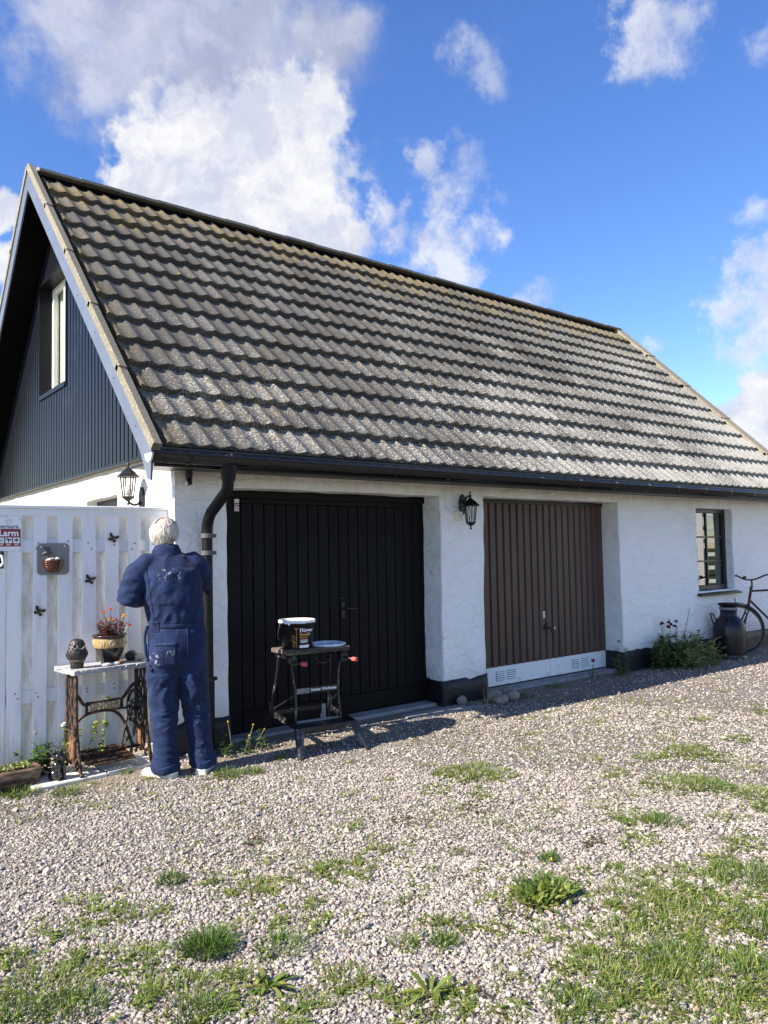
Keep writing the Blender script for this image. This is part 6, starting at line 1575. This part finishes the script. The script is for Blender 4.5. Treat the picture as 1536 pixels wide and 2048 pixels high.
PATCH = [(1.5,3.58,.083,'T'),(1.36,2.88,.094,'T'),(1.58,2.7,.108,'g'),(2.09,2.31,.059,'T'),(1.96,2.4,.055,'g'),(1.41,2.5,.081,'T'),(2.1,3.21,.121,'w'),(2.23,3.14,.134,'w'),(1.71,3.43,.083,'w'),(1.79,3.25,.116,'w'),(1.15,3.47,.098,'w'),(1.22,3.35,.107,'w'),(1.09,3.62,.067,'w'),(.99,3.35,.082,'w'),(.79,3.24,.077,'w'),(.72,3.33,.077,'w'),(1.01,3.08,.115,'w'),(1.15,2.94,.115,'w'),(.8,3.0,.144,'w'),(.83,2.81,.12,'g'),(1.15,2.62,.157,'w'),(1.05,2.78,.107,'w'),(1.15,2.5,.101,'g'),(1.75,2.87,.127,'w'),(1.57,2.97,.063,'s'),(1.65,2.36,.091,'w'),(1.66,2.25,.07,'w'),(1.45,2.29,.102,'w'),(1.34,2.29,.066,'w'),(2.68,2.32,.166,'T'),(2.54,2.41,.077,'w'),(2.8,2.28,.112,'w'),(3.05,2.58,.06,'T'),(2.23,2.4,.083,'w'),(2.18,2.45,.058,'w'),(2.34,2.25,.061,'w'),(3.85,3.9,.192,'w'),(3.73,4.0,.112,'w'),(3.91,3.77,.124,'w'),(3.38,3.79,.081,'w'),(3.52,3.53,.079,'w'),(3.33,3.38,.09,'b'),(4.49,3.24,.085,'w'),(5.07,3.31,.103,'w'),(5.39,3.22,.169,'w'),(5.39,3.02,.132,'w'),(4.61,2.84,.179,'w'),(4.73,2.66,.16,'g'),(4.77,2.42,.155,'w'),(4.56,2.23,.088,'g'),(3.87,2.67,.115,'w'),(3.93,2.52,.112,'g'),(4.25,2.34,.057,'w'),(3.63,3.06,.089,'s'),(3.36,2.57,.073,'b'),(3.56,2.4,.104,'w'),(3.2,2.25,.095,'w'),(3.94,2.06,.103,'w'),(2.58,3.6,.073,'T'),(2.07,3.79,.06,'b'),(2.83,3.53,.058,'b'),(2.08,3.46,.102,'s'),(1.72,3.21,.091,'s'),(3.01,2.04,.176,'w'),(3.3,1.92,.248,'w'),(3.56,1.83,.185,'g'),(3.12,1.65,.225,'w'),(2.92,1.82,.195,'w'),(2.62,1.86,.185,'w'),(2.4,1.85,.102,'w'),(2.35,1.77,.153,'w'),(2.43,1.62,.166,'w'),(2.64,1.52,.196,'w'),(2.78,1.4,.16,'g'),(2.14,1.72,.101,'g'),(2.24,1.59,.133,'w'),(2.49,1.38,.157,'w'),(2.64,1.65,.148,'g'),(3.15,1.56,.141,'g'),(1.82,2.09,.105,'r'),(1.85,2.02,.086,'w'),(1.71,2.07,.076,'w'),(2.1,2.0,.054,'w'),(1.93,1.82,.066,'w'),(1.28,5.52,.131,'g'),(1.51,5.32,.098,'g'),(1.98,5.54,.05,'g'),(1.66,5.4,.101,'s'),(2.06,5.27,.069,'s'),(2.52,4.98,.119,'g'),(2.68,4.92,.078,'g'),(2.41,4.99,.069,'s'),(3.35,4.75,.045,'w'),(3.0,5.11,.053,'g'),(5.73,4.28,.067,'s'),(5.36,4.77,.054,'w'),(5.52,4.62,.045,'w'),(4.99,4.34,.058,'w'),(6.17,4.61,.057,'w'),(6.17,5.48,.084,'w'),(6.84,5.64,.112,'w'),(5.55,5.60,.10,'w'),(6.48,3.72,.089,'w'),(6.02,3.16,.119,'w'),(5.62,3.53,.08,'s'),(5.29,2.68,.103,'s'),(4.59,4.04,.077,'s'),(4.7,3.56,.073,'s'),(3.72,4.28,.058,'s'),(2.91,4.08,.064,'s'),(3.3,4.16,.054,'w'),(2.84,4.57,.062,'s'),(3.92,2.92,.09,'s'),(4.22,2.91,.075,'s'),(.85,3.47,.051,'s'),(1.56,4.89,.061,'s'),(1.21,4.96,.059,'s'),(2.49,3.24,.062,'w'),(2.92,3.46,.058,'b'),(2.8,2.96,.041,'s'),(2.99,3.87,.05,'s'),(2.24,2.7,.036,'w'),(3.0,2.39,.071,'w'),(3.68,2.03,.074,'w'),(3.18,3.12,.056,'s'),(.68,2.9,.102,'g'),(1.42,2.65,.075,'s'),(1.27,2.44,.068,'w'),(.66,3.1,.072,'w'),(1.92,1.97,.043,'b'),(2.47,2.26,.075,'b'),(2.45,2.11,.08,'w'),(1.65,2.16,.051,'w'),
  (3.9,1.5,.3,'g'),(3.4,1.3,.3,'w'),(3.0,1.1,.25,'g'),(4.3,1.7,.25,'w'),(.5,3.3,.15,'w'),(.45,2.6,.2,'g'),(2.0,1.6,.12,'w'),(1.7,1.85,.08,'w'),(5.6,2.3,.2,'w'),(6.3,2.8,.15,'g'),(7.2,3.4,.14,'w'),(7.9,4.3,.07,'s'),(8.6,4.7,.06,'s')]
pp = np.array([(a, b, c) for a, b, c, t in PATCH])
thing_spots = [i for i, q in enumerate(PATCH) if q[3] == 'T']
def grav(dens, d0, d1):
    amax = R(36); area = amax*(d1*d1-d0*d0); n = int(dens*area)
    d = np.sqrt(rng.uniform(d0*d0, d1*d1, n)); a = YAW+rng.uniform(-amax, amax, n); x, y = d*np.cos(a), d*np.sin(a)
    ok = (y < 5.74) & (y > .3) & ~((x < 2.45) & (y > 5.56+.09*(x-1.3))) & ~((x > DX0) & (x < 5.25) & (y > 5.62))
    fine_ = vnoise(x, y, 1.2, 4)*.8 + (y-5.0)*.55 + .25*np.exp(-((x-4.1)**2+(y-4.95)**2)/1.2)
    ok &= rng.random(n) > np.clip((fine_-.40)*1.5, 0, .88)
    return np.stack([x, y], 1)[ok]
sets = [grav(9800, 1.2, 2.6), grav(8000, 2.6, 4.0), grav(4800, 4.0, 5.6), grav(2000, 5.6, 8.0), grav(600, 8.0, 13)]
XY = np.concatenate(sets); nS = len(XY)
rad = rng.lognormal(math.log(.0063), .32, nS)
dist = np.hypot(XY[:, 0], XY[:, 1]); rad *= np.interp(dist, [2, 6, 12], [1, 1.15, 1.6])
Z = np.array([gz(a, b) for a, b in XY])+rad*rng.uniform(-.05, .55, nS)
pal = np.array([(.47, .42, .38), (.55, .50, .46), (.50, .43, .37), (.38, .35, .33), (.25, .245, .25), (.56, .525, .48), (.44, .36, .31), (.32, .32, .34), (.57, .51, .42)])
ci = rng.choice(len(pal), nS, p=[.20, .20, .14, .12, .07, .10, .06, .06, .05]); colr = pal[ci]*rng.uniform(.58, .90, (nS, 1))*np.array([1.0, .985, .95])
kind(stones_mesh('gravel', np.concatenate([XY, Z[:, None]], 1), rad, colr), 'stuff')

# ------------------------------------------------------------------ grass and weeds in the gravel
C_GR, C_LG, C_WD, C_YW, C_BR, C_ST = (.060, .120, .018), (.135, .195, .035), (.115, .170, .028), (.23, .25, .06), (.075, .038, .022), (.27, .24, .12)
GR, WE = [], []
def blades(cx, cy, r, n, ln, wd, c, alt, mixp, lean=.75, z0=0):
    k = np.sqrt(rng.random(n))*r*.75; a = rng.uniform(0, 2*np.pi, n); x, y = cx+k*np.cos(a), cy+k*np.sin(a)
    out = (k/r)[:, None]*np.stack([np.cos(a), np.sin(a)], 1)*lean + rng.normal(0, .28, (n, 2))
    D = np.concatenate([out, np.full((n, 1), 1.0)], 1)
    return leaf_mesh(np.stack([x, y, gzv(x, y)+z0], 1), D, ln*rng.uniform(.55, 1.2, n), wd*rng.uniform(.7, 1.3, n), jitcol(c, n, .3, alt, mixp), rng.uniform(.3, .9, n), prof=[.8, 1, .7, 0], twist=rng.uniform(-.8, .8, n))
def rosette(cx, cy, nl, ln, wd, c, alt, mixp, el=(.1, .9)):
    a = rng.uniform(0, 2*np.pi, nl); e = rng.uniform(*el, nl); z = gz(cx, cy)+.008
    P = np.stack([cx+.006*np.cos(a), cy+.006*np.sin(a), np.full(nl, z)], 1); D = np.stack([np.cos(a)*np.cos(e), np.sin(a)*np.cos(e), np.sin(e)], 1)
    return leaf_mesh(P, D, ln*rng.uniform(.55, 1.15, nl), wd*rng.uniform(.7, 1.25, nl), jitcol(c, nl, .3, alt, mixp), rng.uniform(.4, 1.0, nl), prof=[.35, .8, 1, 0], twist=rng.uniform(-.4, .4, nl))
def weeds(cx, cy, r, dens=1.0, c=C_WD, alt=C_YW):
    m = max(2, int(dens*300*r*r/.7*3.2)); out = []
    for _ in range(m):
        k = math.sqrt(random.random())*r*.85; a = random.uniform(0, 6.283)
        out.append(rosette(cx+k*math.cos(a)*1.8, cy+k*math.sin(a)*1.35, random.randint(7, 13), random.uniform(.025, .060), random.uniform(.0045, .0095), c, alt, .4))
    return out
random.seed(11)
for cx, cy, r, t in PATCH:
    big = min(1.0, (r/.1)**2)
    if t == 'g': GR.append(blades(cx, cy, r*1.15, int(220*big+60*max(0, r/.1-1)*8), .075, .0030, C_GR, C_LG, .5)); WE += weeds(cx, cy, r*.8, .35)
    elif t == 'w': WE += weeds(cx, cy, r); GR.append(blades(cx, cy, r*1.3, int(130*big*(1+2*(r > .14))), .05+.02*(r > .14), .0028, C_LG, C_ST, .3, 1.0))
    elif t == 'b': WE += weeds(cx, cy, r, .9, C_BR, C_WD)
    elif t == 's': GR.append(blades(cx, cy, r*1.4, int(90*big)+20, .05, .0026, C_LG, C_ST, .6, 1.1)); WE += weeds(cx, cy, r, .15, C_YW, C_ST)
    elif t == 'r': WE.append(rosette(cx, cy, 20, .12, .019, C_WD, C_YW, .4)); WE.append(rosette(cx+.07, cy-.03, 12, .08, .015, C_WD, C_YW, .4))
# sparse seedlings and dead straws all over the gravel
ns = 7000; d = np.sqrt(rng.uniform(1.4**2, 8.5**2, ns)); a = YAW+rng.uniform(-.58, .58, ns); sx_, sy_ = d*np.cos(a), d*np.sin(a)
keep = (sy_ < 5.3) & (sy_ > .6) & (vnoise(sx_, sy_, .9, 21)+.25*(sx_-sy_*.45)/3 > .42); 
for x, y in zip(sx_[keep], sy_[keep]):
    if random.random() < .55: GR.append(blades(x, y, .03, random.randint(4, 12), .035, .0024, C_LG, C_ST, .5, 1.2))
    else: WE.append(rosette(x, y, random.randint(4, 9), random.uniform(.02, .045), .006, random.choice((C_WD, C_YW, C_BR)), C_YW, .3, (.1, .6)))
nd = 5200; d = np.sqrt(rng.uniform(1.3**2, 6.5**2, nd)); a = YAW+rng.uniform(-.55, .55, nd); x, y = d*np.cos(a), d*np.sin(a); kp = (y < 5.4) & (y > .6); x, y = x[kp], y[kp]; nd = len(x)
q = rng.uniform(0, 6.283, nd)
GR.append(leaf_mesh(np.stack([x, y, gzv(x, y)+.014], 1), np.stack([np.cos(q), np.sin(q), rng.uniform(-.05, .18, nd)], 1), rng.uniform(.02, .06, nd), .0022, jitcol(C_ST, nd, .35, (.16, .12, .07), .4), 0.0, prof=[1, 1, .8, 0]))
kind(build_leaves('grass', GR, M['leaf']), 'stuff')
kind(build_leaves('weeds', WE, M['leaf']), 'stuff')
# single plants that stand out from the rest
def plant(name, label, x, y, parts):
    o = build_leaves(name, [(V-np.array([x, y, 0]), q, t, c) for V, q, t, c in parts], M['leaf']); o.location = (x, y, 0); return tag(o, label, 'plant')
plant('grass_tuft', 'dense green grass tuft, the biggest round tuft in the gravel left of centre', 1.36, 2.88, [blades(1.36, 2.88, .115, 620, .105, .0034, (.055, .120, .018), C_LG, .4, .8)])
plant('grass_tuft', 'lone small grass tuft on clean gravel, straight in front of the man', 1.5, 3.58, [blades(1.5, 3.58, .085, 260, .065, .0030, (.06, .115, .02), C_LG, .3)])
plant('grass_tuft', 'yellowish spiky grass tuft in the gravel beside a dark twin, in the lower middle', 2.09, 2.31, [blades(2.09, 2.31, .065, 240, .062, .0028, C_LG, C_GR, .4)])
plant('grass_tuft', 'low bright green grass cushion before the workbench, alone in the gravel', 2.58, 3.6, [blades(2.58, 3.6, .085, 200, .045, .0030, C_LG, C_YW, .3)])
o = plant('grass_tuft', 'small round fine-bladed tuft with a yellow bloom beside it, behind the bushy clump', 3.05, 2.58, [blades(3.05, 2.58, .07, 260, .06, .0028, C_GR, C_LG, .4)])
bloom(o, (-.045, -.05, .030), .011, (.75, .58, .05), 16)
plant('rosette_weed', 'single strap-leaved rosette weed spreading on the gravel below the pale grass tuft', 1.41, 2.5, [rosette(1.41, 2.5, 24, .125, .020, (.085, .15, .022), C_YW, .35, (.15, 1.0)), rosette(1.36, 2.52, 10, .08, .016, C_WD, C_YW, .4)])
plant('weed_clump', 'bushy green weed clump with long upright leaves, largest in the gravel right of centre', 2.70, 2.34, [rosette(2.70+random.uniform(-.12, .12), 2.34+random.uniform(-.10, .10), 14, .12, .016, C_WD, C_YW, .35, (.3, 1.25)) for _ in range(16)] + [blades(2.72, 2.36, .17, 260, .11, .0035, C_GR, C_LG, .5)])
